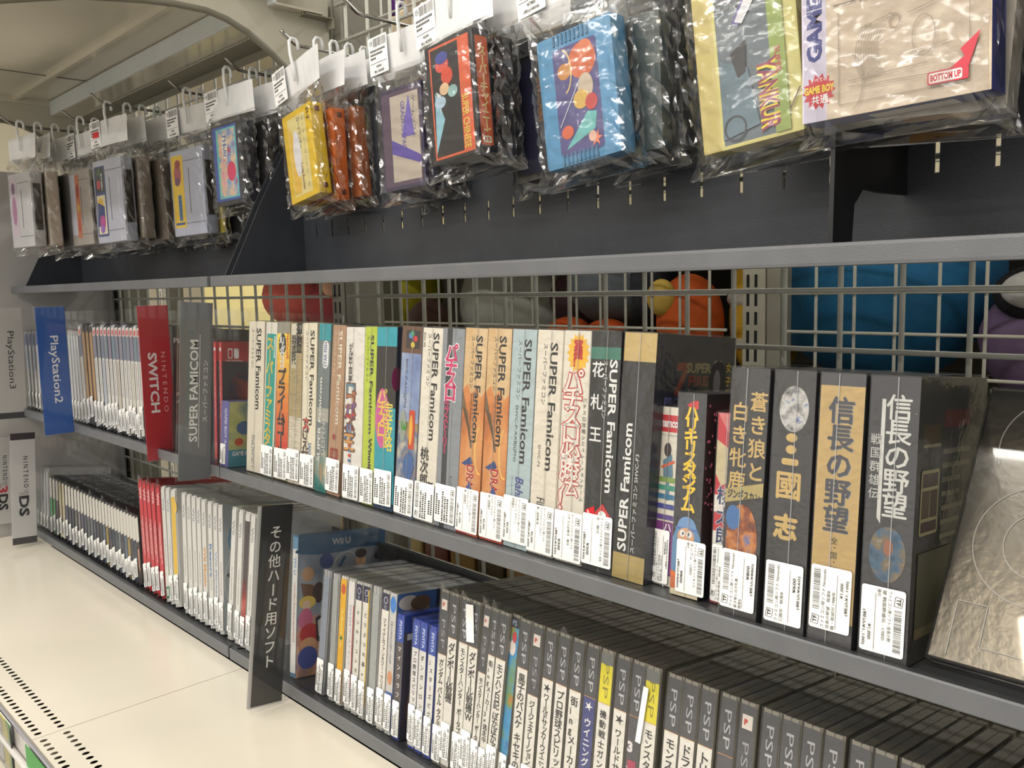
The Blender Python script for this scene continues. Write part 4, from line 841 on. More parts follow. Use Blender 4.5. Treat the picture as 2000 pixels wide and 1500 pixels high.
for k, (tp, bp, kd) in enumerate(WII):
    h = 180 if k < 16 else 182
    xb, xt, yb, zb = place_x(tp, bp, h, Y_L, Z_L, TILT_L)
    if k + 1 < len(WII):
        b2, t2, _, _ = place_x(WII[k + 1][0], WII[k + 1][1], h, Y_L, Z_L, TILT_L); t = min(14.0, max(8, (min(b2 - xb, t2 - xt)) * 1e3 - .5))
    else: t = 13.4
    if k == 7: t = 17
    if kd == 'r':
        lab = '%s glossy red game case, counting from the small black cases' % ORD[nr]; nr += 1
    else:
        lab = ('white game case with a green sticker at its foot beside the red cases' if kd is grn else 'white game case with a broad yellow stripe down its spine' if kd is yel else 'white game case with orange words on its spine' if kd is mus else 'white game case with a blue word on its spine' if kd is res else 'white game case with pale blue words on its spine' if kd is mov
               else 'white game case leaning so that its pale blue cover shows' if kd == 'c' else 'white game case with a dark red picture on its spine' if kd is brk else '%s plain white game case, counting from the red cases' % ORD[nw])
        if kd is None: nw += 1
    cov = (lambda a, d, h: (a.rect(0, 0, d, h, (178, 186, 192)), a.ell(d * .35, h * .72, d * .3, h * .2, (110, 150, 176)), a.poly([(4, h * .45), (12, h * .48), (14, h * .4)], (50, 54, 60)), a.ring(d * .5, h * .4, d * .5, h * .35, 2, (206, 210, 212)))) if kd == 'c' else None
    ex = kd if callable(kd) else None
    put('game case', 'red and white cases on the bottom tray', lab, xb, xt, yb, zb, t, 134, h, TILT_L, (176, 24, 36) if kd == 'r' else (226, 225, 220), wii(k, kd == 'r', ex), cov, tabs=k in (0, 2, 4, 14, 17), stk=None if kd is grn else (.3, 3 + (k * 5 % 9), t - .6, 38, 'cw'))

# --- near bottom tray: mixed cases, then the long row of dark grey ones
def wu_cover(a, d, h):
    a.rect(0, 0, d, h, pic('hazy_blue_print', [(150, 176, 206), (196, 206, 216), (120, 150, 196)], 22, seed=3)); a.rect(0, h * .875, d, h, (0, 104, 158)); a.ell(d * .3, h * .885, d * .34, 6, (0, 104, 158)); a.text('Wii', 48, h * .91, 17, 8.5, (226, 230, 234), 'h', .03); a.text('U', 68, h * .91, 8, 9, (226, 230, 234), 'h', .04)
    a.rect(0, 0, d * .7, h * .42, pic('orange_haze_print', [(206, 120, 90), (230, 170, 140), (120, 130, 190)], 26, seed=1)); a.ell(14, h * .72, 9, 9, (206, 160, 120)); a.poly([(4, h * .66), (22, h * .64), (30, h * .52), (10, h * .50)], (120, 80, 50)); a.ell(30, h * .58, 9, 13, (64, 46, 40)); a.ell(14, h * .52, 12, 8, (236, 206, 90)); a.ell(13, h * .50, 6, 6, (240, 210, 180)); a.ell(12, h * .40, 10, 14, (220, 110, 150))
    a.ell(18, h * .30, 14, 12, (206, 44, 50)); a.ell(17, h * .22, 12, 9, (232, 176, 130)); a.ell(16, h * .13, 14, 14, (60, 80, 170)); a.poly([(26, h * .40), (40, h * .44), (40, h * .20), (28, h * .24)], (30, 30, 36)); a.poly([(29, h * .38), (40, h * .41), (40, h * .24), (31, h * .27)], (226, 226, 226)); a.ell(40, h * .8, 10, 10, (70, 90, 150)); a.line(45, h * .62, 68, h * .82, 4, (60, 100, 140))
    a.ring(70, h * .74, 20, 20, 1.2, (220, 226, 230)); a.ell(92, h * .78, 8, 9, (236, 190, 150)); a.ell(92, h * .83, 9, 6, (60, 44, 40)); a.ell(92, h * .68, 9, 7, (196, 60, 50)); a.ell(118, h * .80, 5, 5, (40, 40, 46)); a.rect(d * .93, 0, d, h, (0, 84, 140))
def wu_spine(a, t, h): a.rect(.5, h * .03, t - .5, h * .9, (224, 224, 222)); a.rect(.5, h * .9, t - .5, h * .985, (90, 150, 190)); a.text('Wii U', t * .5, h * .84, h * .12, t * .5, (90, 140, 190), 'cw', .02); marks(a, t * .3, t * .65, h * .25, h * .66, (190, 150, 140), 8, 2)
def clr(a, t, h): a.rect(1, h * .2, t - 1, h * .95, (140, 150, 166))
def clg(a, t, h): a.rect(1, h * .1, t - 1, h * .95, (166, 170, 168))
def yl2(a, t, h): a.rect(.5, h * .02, t - .5, h * .98, (236, 180, 40)); a.ell(t * .5, h * .9, t * .35, h * .04, (206, 90, 50)); a.text('Adventure', t * .5, h * .75, h * .3, t * .4, (246, 226, 130), 'cw', .02); a.star(t * .5, h * .52, t * .3, t * .15, 5, (70, 130, 60))
def wt2(a, t, h): a.rect(.5, h * .02, t - .5, h * .98, (230, 226, 222)); a.text('2002 FIFA ワールドカップ', t * .5, h * .8, h * .46, t * .3, (120, 110, 150), 'cw'); a.rect(t * .84, h * .1, t - .5, h * .8, (190, 50, 60)); a.rect(.5, h * .1, t - .5, h * .18, (50, 50, 120))
def gc(title, c=(232, 228, 218), edge=None):
    def f(a, t, h):
        a.rect(.5, h * .02, t - .5, h * .98, c); a.rect(.5, h * .86, t - .5, h * .98, (40, 38, 66)); a.ring(t * .5, h * .93, t * .28, h * .028, .9, (206, 206, 226), 6); a.text('GC', t * .5, h * .895, h * .03, t * .3, (206, 206, 226), 'cw'); a.tate(title, t * .5, h * .80, h * .58 / max(8, len(title)), t * .42, INK, .015)
        if edge: a.rect(t * .82, h * .1, t - .5, h * .96, edge)
    return f
def boy(a, t, h): a.rect(.5, h * .02, t - .5, h * .98, (206, 204, 200)); a.ell(t * .5, h * .92, t * .42, h * .06, (60, 130, 210)); a.rect(.5, h * .03, t - .5, h * .3, (60, 100, 180)); a.ell(t * .5, h * .40, t * .35, h * .05, (216, 150, 110)); marks(a, t * .3, t * .6, h * .5, h * .8, (130, 130, 136), 4)
def boy_cover(a, d, h): a.rect(0, 0, d, h, (60, 110, 180)); a.ell(16, h * .93, 14, 8, (226, 220, 210)); a.ell(32, h * .86, 13, 12, (196, 150, 90)); a.ell(32, h * .92, 14, 8, (120, 90, 40)); a.rect(54, h * .78, 90, h, (24, 26, 50)); a.ring(68, h * .88, 7, 8, 2, (206, 206, 216), 6, 0, 320)
def vita(title, c, cc=None):
    def f(a, t, h):
        a.rect(.5, h * .02, t - .5, h * .97, c); a.rect(.5, h * .78, t - .5, h * .97, (40, 76, 170)); a.text('PSVITA', t * .5, h * .95, h * .15, t * .36, (206, 216, 240), 'cw', .02); a.tate(title, t * .5, h * .76, h * .66 / max(9, len(title)), t * .46, WH if sum(c) < 300 else INK, .02)
    return f
def vita_cover(a, d, h): a.rect(0, 0, d, h, (76, 68, 70)); a.rect(0, h * .86, d, h, (34, 70, 160)); a.text('PS', 18, h * .885, 8, 8, WH, 'h', .03); a.rect(4, h * .80, d, h * .85, (224, 224, 226)); a.ell(20, h * .25, 6, 9, (240, 190, 120)); a.ell(20, h * .25, 14, 22, (120, 84, 60), 24); a.ell(20, h * .25, 5, 8, (250, 214, 150)); a.poly([(22, h * .66), (30, h * .56), (20, h * .54)], (150, 146, 150))
GCM = (196, 196, 190)
MIX = [  # top, bottom, t, d, h, body, spine, cover, label
 (573, 566, 13.5, 130, 175, (30, 110, 160), wu_spine, wu_cover, 'tall game case with a bright blue top band and a colourful cartoon cover'),
 (633, 617, 15, 122, 147, M_CLR, clr, None, 'empty-looking clear grey-blue game case beside the tall cartoon one'),
 (651, 640, 12.5, 122, 147, M_CLW, clg, None, 'frosted game case before the orange-yellow one'),
 (667, 654, 12.5, 120, 148, (220, 216, 206), yl2, None, 'orange-yellow game case with a small green star'),
 (682, 671, 13, 120, 149, GCM, wt2, None, 'white game case with a thin red stripe and purple lettering'),
 (697, 684, 12.5, 120, 149, GCM, gc('ドンキーコンガ'), None, 'white game case with a navy top square, nearer the orange-yellow case'),
 (711, 698, 13, 120, 150, GCM, gc('どうぶつの森e+', edge=(226, 190, 60)), None, 'white game case with a navy top square and a yellow edge'),
 (729, 716, 14, 120, 151, M_CLW, clg, None, 'frosted game case after the yellow-edged one'),
 (748, 733, 14, 120, 151, GCM, gc('ファイナルファンタジー・クリスタル'), None, 'white game case with a navy top square and a long title'),
 (763, 749, 14, 120, 151, (206, 206, 204), boy, boy_cover, 'game case with a blue dot on its spine and a blue cartoon cover'),
 (777, 765, 13, 100, 132, (34, 66, 170), vita('マインクラフト', (80, 72, 74)), vita_cover, 'blue-topped game case with a dark glowing cover'),
 (808, 795, 12, 100, 134, (34, 66, 170), vita('プロ野球スピリッツ2015', (228, 226, 224)), None, 'second blue-topped game case after the dark glowing one, white spine'),
 (822, 809, 12, 100, 134, (34, 66, 170), vita('ダンガンロンパV6', (226, 224, 220)), None, 'third blue-topped game case, white spine, between its two neighbours'),
 (840, 825, 12, 100, 134, (34, 66, 170), vita('Jスターズビクトリー', (230, 228, 224)), None, 'last blue-topped game case beside the first dark grey-topped case'),
]
for k, (tp, bp, t, d, h, col, sp_, cv, lab) in enumerate(MIX):
    xb, xt, yb, zb = place_x(tp, bp, h, Y_L, Z_L, TILT_L)
    if k + 1 < len(MIX):
        b2, t2, _, _ = place_x(MIX[k + 1][0], MIX[k + 1][1], h, Y_L, Z_L, TILT_L); t = max(9, min(t, (min(b2 - xb, t2 - xt)) * 1e3 - .4))
    stk = {0: (1, 8, 22, 34), 1: (.3, 2, t - .6, 40)}.get(k, (.3, 2 + (k * 5 % 7), t - .6, 38))
    put('game case', 'mixed cases beside the black sign', lab, xb, xt, yb, zb, t, d, h, TILT_L, col, sp_, cv, tabs=False, stk=None if k == 0 else stk)
DG = (72, 72, 77)
def psp(title, style='n', body=(232, 229, 220), top=DG, size=.5, c=INK):
    def f(a, t, h):
        a.rect(.6, h * .02, t - .6, h * .985, body)
        z = .63 if style == 'ps' else .745
        a.rect(.6, h * z, t - .6, h * .985, top)
        a.rect(.6, h * z - .5, t - .6, h * z, (206, 150, 90))
        if style == 'ps':
            a.rect(t * .2, h * .885, t * .8, h * .945, (232, 222, 214)); a.tate('P', t * .5, h * .935, h * .04, t * .36, (200, 70, 60), .08); a.text('PSP', t * .5, h * .83, h * .165, t * .38, (160, 160, 164) if top == DG else (120, 110, 40), 'cw', -.004)
        else: a.text('PSP', t * .5, h * .935, h * .165, t * .40, (186, 186, 190) if top == DG else (140, 130, 40), 'cw', -.004)
        if title:
            n = len(title); pt = min(t * .60, h * (z - .10) / n); a.tate(title, t * .5, h * (z - .03), pt, t * size, c, .02)
        if style == 'pic':
            a.rect(.6, h * .1, t - .6, h * .93, pic('island_print', [(40, 110, 170), (60, 150, 200), (120, 150, 70), (200, 110, 60)], 40, seed=2)); a.rect(.6, h * .93, t - .6, h * .985, (24, 26, 34)); a.text('PS', t * .3, h * .94, t * .4, 5, (150, 170, 200), 'h', .02); a.ell(t * .5, h * .82, t * .3, h * .04, (220, 210, 206)); a.ell(t * .6, h * .88, t * .2, h * .03, (200, 60, 60))
        if style == 'fl': a.star(t * .5, h * .70, t * .34, t * .12, 5, tint(c, 1), .9)
    return f
NV = (60, 66, 128)
PSPS = [(862, 'ガンダム バトル タクティクス', 'ps'), (881, 'ダンボール戦機', 'n', .72), (902, 'モンスターハンター ポータブル3rd', 'n'), (922, 'ダンボール戦機W', 'n', .68), (946, 'モンスターハンター ポータブル2ndG', 'ps'), (962, '街ingメーカー3×逃走中', 'n', .6), (977, 'モンハン日記 ぽかぽかアイルー村', 'n', .6), (998, '', 'pic'), (1018, '黒子のバスケ キセキの試合', 'n', .66), (1041, 'ジージェネレーション・ポータブル', 'ps'), (1067, '   ワールドサッカーウイニングイレブン', 'fl', .5),
 (1093, 'プロ野球スピリッツ2011', 'n', .62), (1120, '街ingメーカー3×逃走中', 'n', .6), (1148, '   ウイニングイレブン', 'blue', .56), (1176, '機動戦士ガンダムSEED', 'y', .5), (1207, '   ワールドサッカーウイニング', 'fl', .5), (1237, '', 'pk'), (1264, 'モンスターハンターポ', 'y', .56), (1306, 'モンスターハンター', 'n', .6), (1337, 'ドラゴンボール', 'n', .66), (1371, 'トリコ グルメ', 'n', .7), (1410, '', 'pk'), (1447, '', 'psd'), (1491, '   ウイニング', 'blue', .6), (1529, '   ウイニング', 'blue', .6),
 (1569, '戦国', 'n', .6), (1612, '', 'psd2'), (1663, '', 'n'), (1709, '', 'n'), (1760, '', 'n'), (1816, '', 'n'), (1876, '', 'n'), (1938, '', 'n')]
YEL = (226, 214, 40)
npl = 0
for k, P_ in enumerate(PSPS):
    tp, title, st = P_[:3]; sz = P_[3] if len(P_) > 3 else .5
    bp = {0: 843, 1: 858, 2: 880, 3: 896}.get(k)
    h = 175
    xb, xt, yb, zb = place_x(tp, bp, h, Y_L, Z_L, TILT_L, .004 if k in (7,) else 0)
    if k < 8 and bp is None: xb = xt - .004
    if k + 1 < len(PSPS):
        _, t2, _, _ = place_x(PSPS[k + 1][0], None, h, Y_L, Z_L, TILT_L); t = max(8, min(14.0, (t2 - xt) * 1e3 - .5))
    else: t = 14
    body, top, c = (232, 229, 220), DG, INK
    lab = 'game case with a dark grey top and white spine, %s of the long dark row'
    if st == 'blue': body, c = NV, WH; lab = 'navy-spined game case with a dark grey top, %s of the long dark row'
    if st == 'y': top = YEL; lab = 'game case with a bright yellow top, %s of the long dark row'
    if st == 'pic': lab = 'game case with an island picture for a spine, %s of the long dark row'
    if st in ('ps', 'psd', 'psd2'): lab = 'dark-topped game case with a small white emblem square, %s of the long dark row'
    if st in ('psd', 'psd2'): body = (96, 96, 100) if st == 'psd' else (70, 70, 74)
    if st == 'pk': body = (80, 78, 84); lab = 'dark game case with pink and white lettering low down, %s of the long dark row'
    def art(a, t, h, st=st, title=title, body=body, top=top, sz=sz, c=c):
        s2 = {'blue': 'fl', 'y': 'n', 'pk': 'n', 'psd': 'ps', 'psd2': 'n'}.get(st, st)
        psp(title, s2, body, top, sz, c)(a, t, h)
        if st == 'pk': a.tate('3真', t * .5, h * .66, h * .12, t * .8, (232, 226, 230), .06); a.rect(t * .2, h * .40, t * .8, h * .54, (176, 60, 90)); a.rect(t * .2, h * .2, t * .8, h * .3, (176, 60, 90))
        if st == 'y': a.rect(.6, h * .93, t - .6, h * .985, (110, 112, 110))
        if k == 10: a.text('2014', t * .1, h * .22, t * .8, 5, (200, 44, 50), 'h', .03)
        if k == 11: a.tate('2011', t * .5, h * .28, h * .06, t * .7, (200, 44, 50), .05)
    stk = (.3, 3 + (k * 7 % 11), t - .6, 36) if k < 12 else None
    r = put('game case', 'long row of dark grey game cases', lab % ORD[k], xb, xt, yb, zb, t, 120, h, TILT_L, (140, 135, 124), art, None, tabs=k in (0, 1, 2, 4, 5, 11), stk=stk)
    if k == 3:                                                      # its paper insert has slipped up behind the wrap
        link('loose_slip', box_me(.011, .0006, .036, M_WHITE), r, (-.001, -.0025, .134), (0, math.radians(-8), 0))
    if k == 17: link('loose_slip', box_me(.005, .0006, .046, M_WHITE), r, (-.004, -.0025, .112), (0, math.radians(5), 0))
# ================================================================== bagged cartridges on the peg hooks
M_TAB = mat((226, 228, 228), .25, 0., .6)
M_HEAD = noisy('white_header_film', (222, 223, 225), (232, 232, 233), 30, .22, .15, bscale=60)
TABM = tube([(0, .006, -.008), (0, .0055, .001), (0, .0025, .0052), (0, -.0025, .0052), (0, -.0055, .001), (0, -.006, -.014), (0, -.004, -.030), (0, -.003, -.046)], .0021, M_TAB, 8)
BG = {}
def bag_me(hw, zt, z0, z1, zb, t, w, var):
    k = (hw, zt, z0, z1, zb, t, w, var)
    if k in BG: return BG[k]
    r = random.Random(var * 77 + int(hw * 1e5)); n = 28; m = 22
    bm = bmesh.new(); L = []
    ph = [r.uniform(0, 6.28) for _ in range(6)]
    for j in range(m + 1):
        z = zt + (zb - zt) * j / m
        if z > z0: f = (zt - z) / (zt - z0)
        elif z < z1: f = max(0, (z - zb) / (z1 - zb))
        else: f = 1
        f = f * f * (3 - 2 * f)
        ht = .0006 + (t / 2 + .0022) * f; hx = hw - .32 * t * f - (hw - w / 2 - .006) * .35 * f
        ring = []
        for i in range(n):
            a = 2 * math.pi * i / n; c, s = math.cos(a), math.sin(a)
            px = hx * math.copysign(abs(c) ** .45, c); py = ht * math.copysign(abs(s) ** .55, s)
            on = abs(px) < w / 2 and z1 < z < z0                       # over the cartridge the film lies almost flat
            amp = (.0003 if on else .0022) * (1 if 0 < j < m else .5)
            py += amp * (r.uniform(-1, 1) + .8 * math.sin(9 * a + ph[j % 6])) * (1 if f > .05 or True else 0)
            px += (.0006 if on else .0012) * r.uniform(-1, 1)
            if on: py = math.copysign(max(abs(py), t / 2 + .0008), py)
            ring.append(bm.verts.new((px, py, z + (0 if on else .0012) * r.uniform(-1, 1))))
        L.append(ring)
    for a, b in zip(L, L[1:]):
        for i in range(n): bm.faces.new((a[i], b[i], b[(i + 1) % n], a[(i + 1) % n]))
    bm.faces.new(L[-1])
    BG[k] = bm_mesh(bm, M_BAG); return BG[k]
def header_me(hw, z0, z1, var):
    r = random.Random(var); bm = bmesh.new(); n = 8; A, B = [], []
    for i in range(n + 1):
        x = -hw + 2 * hw * i / n; b = .004 * math.sin(3.1 * i / n + var)
        A.append(bm.verts.new((x, b * .3, z0 + r.uniform(-.0006, .0006)))); B.append(bm.verts.new((x * 1.01, b - .0005, z1)))
    for i in range(n): bm.faces.new((A[i], B[i], B[i + 1], A[i + 1]))
    me = bm_mesh(bm, M_HEAD)
    return me
nvar = 0
def bagged(label, X, Y, w, h, t, col, art=None, side=None, gap=.084, yaw=0., lean=0., hw=.0565, dx=0., price=True, group='bagged cartridges on the hooks', ridges=0, lines=None, pv='¥300', rough=.35, name='bagged_cartridge', bev=.0022, z=HZ, stkx=-1, extra=None, under=None):
    """origin where the hang tab meets the rod; the cartridge hangs gap below it"""
    global nvar; nvar += 1
    R = Matrix.Rotation(yaw, 4, 'Z') @ Matrix.Rotation(lean, 4, 'Y')
    r = thing(name, label, 'game cartridge' if name == 'bagged_cartridge' else 'game box', (X, Y, z), R.to_euler(), group)
    link('hang_tab', TABM, r)
    link('header_strip', header_me(hw, -.021, -.062, nvar), r, (dx, 0, 0))
    b = link('cartridge_body' if name == 'bagged_cartridge' else 'carton', box_me(w, t, h, mat(col, rough), bev, 2), r, (dx - w / 2, -t / 2, -gap - h))
    if art: a = Art(); art(a, w * 1e3, h * 1e3); a.build('front_label', b)
    if side: a = Art('right', w * 1e3); side(a, t * 1e3, h * 1e3); a.build('edge_label', b)
    if under: a = Art('bottom'); under(a, w * 1e3, t * 1e3); a.build('base_print', b)
    if ridges:
        rm = box_me(.0022, .0016, h * .08, mat(tint(col, .85), rough), .0004)
        for zz in (h * .905, h * .015):
            for q in range(ridges): link('grip_ridge', rm, b, (w * .24 + q * w * .5 / ridges, -.0012, zz))
        rb_ = box_me(.0026, t * .7, .0016, mat(tint(col, .7), rough), .0004)
        for q in range(ridges): link('grip_ridge', rb_, b, (w * .2 + q * w * .6 / ridges, t * .15, -.0010))
    if extra: extra(b, w, h, t)
    link('clear_bag', bag_me(round(hw, 4), -.058, -gap + .006, -gap - h - .002, -gap - h - .014, round(t, 4), round(w, 4), nvar % 5), r, (dx, 0, 0))
    if price:
        s_ = link('price_sticker', sticker_h(lines, pv), r, (dx + (-hw if stkx < 0 else stkx), -.0022, -.062 + .001), (0, math.radians(-2), 0))
    return r
SH = {}
def sticker_h(lines, pv):                                           # upright price label on a bag's header
    k = (tuple(lines or ()), pv)
    if k in SH: return SH[k]
    a = Art(); a.off = .25; w, h = 33, 41; a.rrect(0, 0, w, h, 1.5, (246, 246, 246)); r = random.Random(5); x = 9; P, F = [], []
    while x < 31:
        t = r.choice((.3, .5, .8)); q = len(P); P += [(x, 30), (x + t, 30), (x + t, 39), (x, 39)]; F.append((q, q + 1, q + 2, q + 3)); x += t + r.choice((.4, .6))
    a.raw(P, F, INK); a.ell(5, 35, 2.4, 2.6, INK); a.ell(5, 35, 1.8, 2.0, (246, 246, 246)); a.text('TF', 3.6, 34, 2.8, 2, INK, 'h', .03)
    if lines:
        for i, t in enumerate(lines): a.text(t, 3, 25 - 5 * i, min(28, len(t) * 2.4), 3.0, INK, 'h', .015)
        a.rect(2, 12.5, 31, 12.9, INK); a.text(pv, 12, 7.5, 10, 3, INK, 'h', .01); a.text('(税込¥858)', 7, 2, 19, 3.6, INK, 'h', .01)
    else:
        P, F = [], []
        for yy, n in ((25, 11), (21, 9), (17, 4)):
            for q in range(n): i = len(P); x = 3 + q * 2.4; P += [(x, yy), (x + 1.7, yy), (x + 1.7, yy + 2.2), (x, yy + 2.2)]; F.append((i, i + 1, i + 2, i + 3))
        a.raw(P, F, (60, 60, 64)); a.rect(2, 12.5, 31, 12.9, INK); a.text(pv, 12, 7.5, 9, 2.6, INK, 'h', .01); a.text('税込', 8, 2, 6, 3, INK, 'h', .01); a.text(pv, 15, 2, 10, 3, INK, 'h', .01)
    SH[k] = a.mesh(); return SH[k]

def sfcart(label_fn):                                               # grey cartridge hung sideways: label strip on one side, grooves beside it
    def f(a, w, h): a.rrect(w * .06, h * .14, w * .38, h * .95, 3, (200, 200, 210)); label_fn(a, w, h)
    return f
def grooves(b, w, h, t):
    g = box_me(.0012, .0012, h * .52, mat((110, 110, 122), .5)); link('groove', g, b, (w * .56, -.0005, h * .26))
    g2 = box_me(w * .58, .0012, .0010, mat((120, 120, 132), .5))
    for zz in (.14, .86): link('groove', g2, b, (w * .40, -.0005, h * zz))
    link('connector_recess', box_me(.0014, t * .62, h * .62, mat((60, 52, 44), .6)), b, (w - .0004, t * .2, h * .22))
LG = (186, 187, 196); MG = (160, 156, 150)
def lab_pink(a, w, h): a.rrect(w * .08, h * .15, w * .36, h * .94, 3, (206, 190, 200)); a.ell(w * .22, h * .5, w * .1, h * .2, (170, 120, 150)); a.ell(w * .22, h * .8, w * .08, h * .08, (120, 90, 120))
def lab_orange(a, w, h): a.rrect(w * .30, h * .1, w * .50, h * .94, 3, (200, 120, 80)); a.ell(w * .4, h * .72, w * .07, h * .1, (160, 60, 40)); a.star(w * .4, h * .5, 7, 3, 6, (214, 190, 80), 1.6); a.ell(w * .4, h * .26, w * .07, h * .1, (176, 84, 60))
def lab_navy(a, w, h):
    a.rrect(w * .04, h * .08, w * .42, h * .93, 3, (62, 76, 130)); a.rect(w * .08, h * .62, w * .38, h * .91, (40, 50, 56)); a.ell(w * .2, h * .86, 5, 6, (70, 110, 80)); a.rrect(w * .12, h * .66, w * .24, h * .76, 2, (196, 60, 80)); a.text('BASE', w * .30, h * .84, 22, 4, WH, 'cw', .02); a.text('BALL', w * .30, h * .74, 14, 4, WH, 'cw', .02)
    a.rect(w * .08, h * .11, w * .38, h * .58, (236, 226, 190)); a.ell(w * .2, h * .46, w * .11, h * .09, (236, 190, 60)); a.poly([(w * .08, h * .2), (w * .34, h * .24), (w * .34, h * .44), (w * .10, h * .50)], (40, 60, 120)); a.ell(w * .24, h * .25, w * .1, h * .09, (190, 70, 140)); a.ell(w * .22, h * .17, w * .08, h * .05, (150, 100, 190))
def lab_yellow(a, w, h):
    a.rrect(w * .04, h * .1, w * .40, h * .94, 3, (240, 200, 50)); a.ell(w * .22, h * .72, w * .11, h * .13, (170, 80, 90)); a.ell(w * .24, h * .84, w * .09, h * .05, (150, 60, 60)); a.ell(w * .2, h * .64, w * .08, h * .05, (110, 60, 110))
    a.rect(w * .20, h * .18, w * .30, h * .48, (60, 130, 190)); a.text('RACING', w * .25, h * .47, h * .28, w * .08, (40, 60, 90), 'cw', .03); a.rect(w * .08, h * .13, w * .36, h * .16, (50, 90, 150))
def lab_aqua(a, w, h): a.rect(w * .05, h * .05, w * .82, h * .97, (60, 90, 180)); a.rect(w * .16, h * .08, w * .80, h * .94, (110, 206, 190)); a.rect(w * .22, h * .1, w * .76, h * .92, pic('candy_print', [(236, 150, 190), (240, 206, 170), (120, 170, 220), (206, 80, 110)], 60, seed=7)); a.ell(w * .42, h * .72, w * .09, h * .16, (244, 236, 220)); a.tate('コナミ', w * .42, h * .86, h * .09, w * .14, (70, 90, 170), .04); a.ell(w * .6, h * .4, w * .14, h * .12, (226, 60, 110))
def lab_yel(a, w, h): a.rect(w * .18, h * .06, w * .80, h * .93, (236, 220, 150)); a.poly([(w * .2, h * .08), (w * .42, h * .08), (w * .5, h * .5), (w * .36, h * .7), (w * .2, h * .86)], (240, 196, 80)); a.ell(w * .42, h * .52, w * .13, h * .26, (238, 236, 240)); a.text('ロードランナー', w * .56, h * .90, h * .34, w * .11, (90, 80, 110), 'cw', .01); a.text('ファミリーコンピュータ', w * .70, h * .9, h * .78, w * .035, (90, 84, 90), 'cw'); a.text('Lode Runner', w * .54, h * .40, h * .30, w * .07, (110, 60, 60), 'cw', .01); a.text('01-3', w * .90, h * .95, h * .12, w * .1, (50, 40, 20), 'cw', .02)
def knobs(b, w, h, t):
    for zz in (.06, .90): link('screw_hole', box_me(.0012, .006, .006, mat((110, 60, 40), .5), .0004), b, (w - .0004, t * .35, h * zz))
def lab_pur(a, w, h): a.rect(w * .05, h * .04, w * .95, h * .96, (92, 74, 96)); a.rect(w * .25, h * .08, w * .92, h * .92, (196, 184, 170)); a.poly([(w * .25, h * .5), (w * .92, h * .3), (w * .92, h * .22), (w * .25, h * .36)], (96, 80, 170)); a.poly([(w * .5, h * .5), (w * .7, h * .9), (w * .8, h * .5)], (120, 104, 190)); a.text('GRADIUS SPACE', w * .55, h * .85, h * .5, w * .1, (90, 80, 160), 'cw', .01); a.text('ゲームソフト', w * .8, h * .88, h * .4, w * .08, (60, 60, 90), 'cw')
def lab_chi(a, w, h):
    a.rect(w * .10, h * .03, w * .92, h * .97, (224, 104, 70)); a.rect(w * .13, h * .05, w * .70, h * .95, (44, 42, 48)); a.rect(w * .7, h * .5, w * .90, h * .96, (224, 104, 70)); a.poly([(w * .13, h * .08), (w * .35, h * .35), (w * .18, h * .6)], (150, 200, 220)); a.poly([(w * .2, h * .6), (w * .3, h * .56), (w * .28, h * .40)], (226, 230, 234))
    a.ell(w * .36, h * .80, w * .14, h * .06, (220, 90, 80)); a.ell(w * .36, h * .86, w * .13, h * .05, (70, 80, 160)); a.ell(w * .45, h * .70, w * .12, h * .07, (214, 80, 60)); a.ell(w * .38, h * .60, w * .1, h * .05, (236, 200, 160)); a.ell(w * .28, h * .50, w * .12, h * .05, (180, 206, 226)); a.ell(w * .55, h * .56, w * .1, h * .05, (150, 190, 190))
    a.text('SUPER CHINESE', w * .79, h * .50, h * .44, w * .13, (236, 196, 90), 'cw', .03)
def side_chi(a, w, h): a.rrect(w * .12, h * .06, w * .86, h * .94, 1.5, (224, 104, 62)); a.tate('スーパーチャイニーズ', w * .5, h * .86, h * .074, w * .5, (250, 226, 160), .03); a.rrect(w * .25, h * .08, w * .75, h * .135, 1, (250, 236, 210)); a.text('15', w * .34, h * .095, w * .32, 3.2, (200, 70, 50), 'h', .03)
def lab_inv(a, w, h):
    a.rect(w * .1, h * .06, w * .95, h * .94, (18, 20, 52)); a.text('SPACE', w * .72, h * .74, h * .24, w * .12, (150, 104, 40), 'cw', .05); a.text('INVADERS', w * .50, h * .78, h * .34, w * .12, (120, 80, 36), 'cw', .05)
    for x, y in ((.78, .44), (.62, .36), (.80, .36), (.66, .22), (.74, .26), (.60, .12), (.86, .10), (.74, .06)): a.star(w * x, h * y, 3, 1.5, 4, (70, 130, 70))
def lab_blue(a, w, h):
    a.rrect(w * .22, h * .07, w * .80, h * .88, 4, (88, 84, 140)); a.ell(w * .60, h * .74, w * .18, h * .13, (214, 110, 70)); a.ell(w * .64, h * .82, w * .1, h * .06, (226, 130, 90)); a.ell(w * .36, h * .70, w * .09, h * .06, (206, 140, 70)); a.ring(w * .34, h * .7, w * .12, h * .17, 1.4, (230, 200, 130), 20, -80, 80)
    a.poly([(w * .3, h * .12), (w * .62, h * .36), (w * .74, h * .34), (w * .7, h * .22)], (110, 190, 190)); a.ell(w * .62, h * .54, w * .1, h * .1, (206, 190, 170)); a.ell(w * .55, h * .46, w * .1, h * .07, (220, 180, 90)); a.ell(w * .68, h * .42, w * .08, h * .06, (200, 80, 80)); a.ell(w * .34, h * .25, w * .08, h * .05, (224, 110, 80)); a.star(w * .70, h * .15, 7, 3, 6, (236, 140, 110)); a.line(w * .25, h * .3, w * .55, h * .6, 1, (200, 206, 226)); a.ell(w * .66, h * .17, w * .05, h * .04, (236, 190, 170))
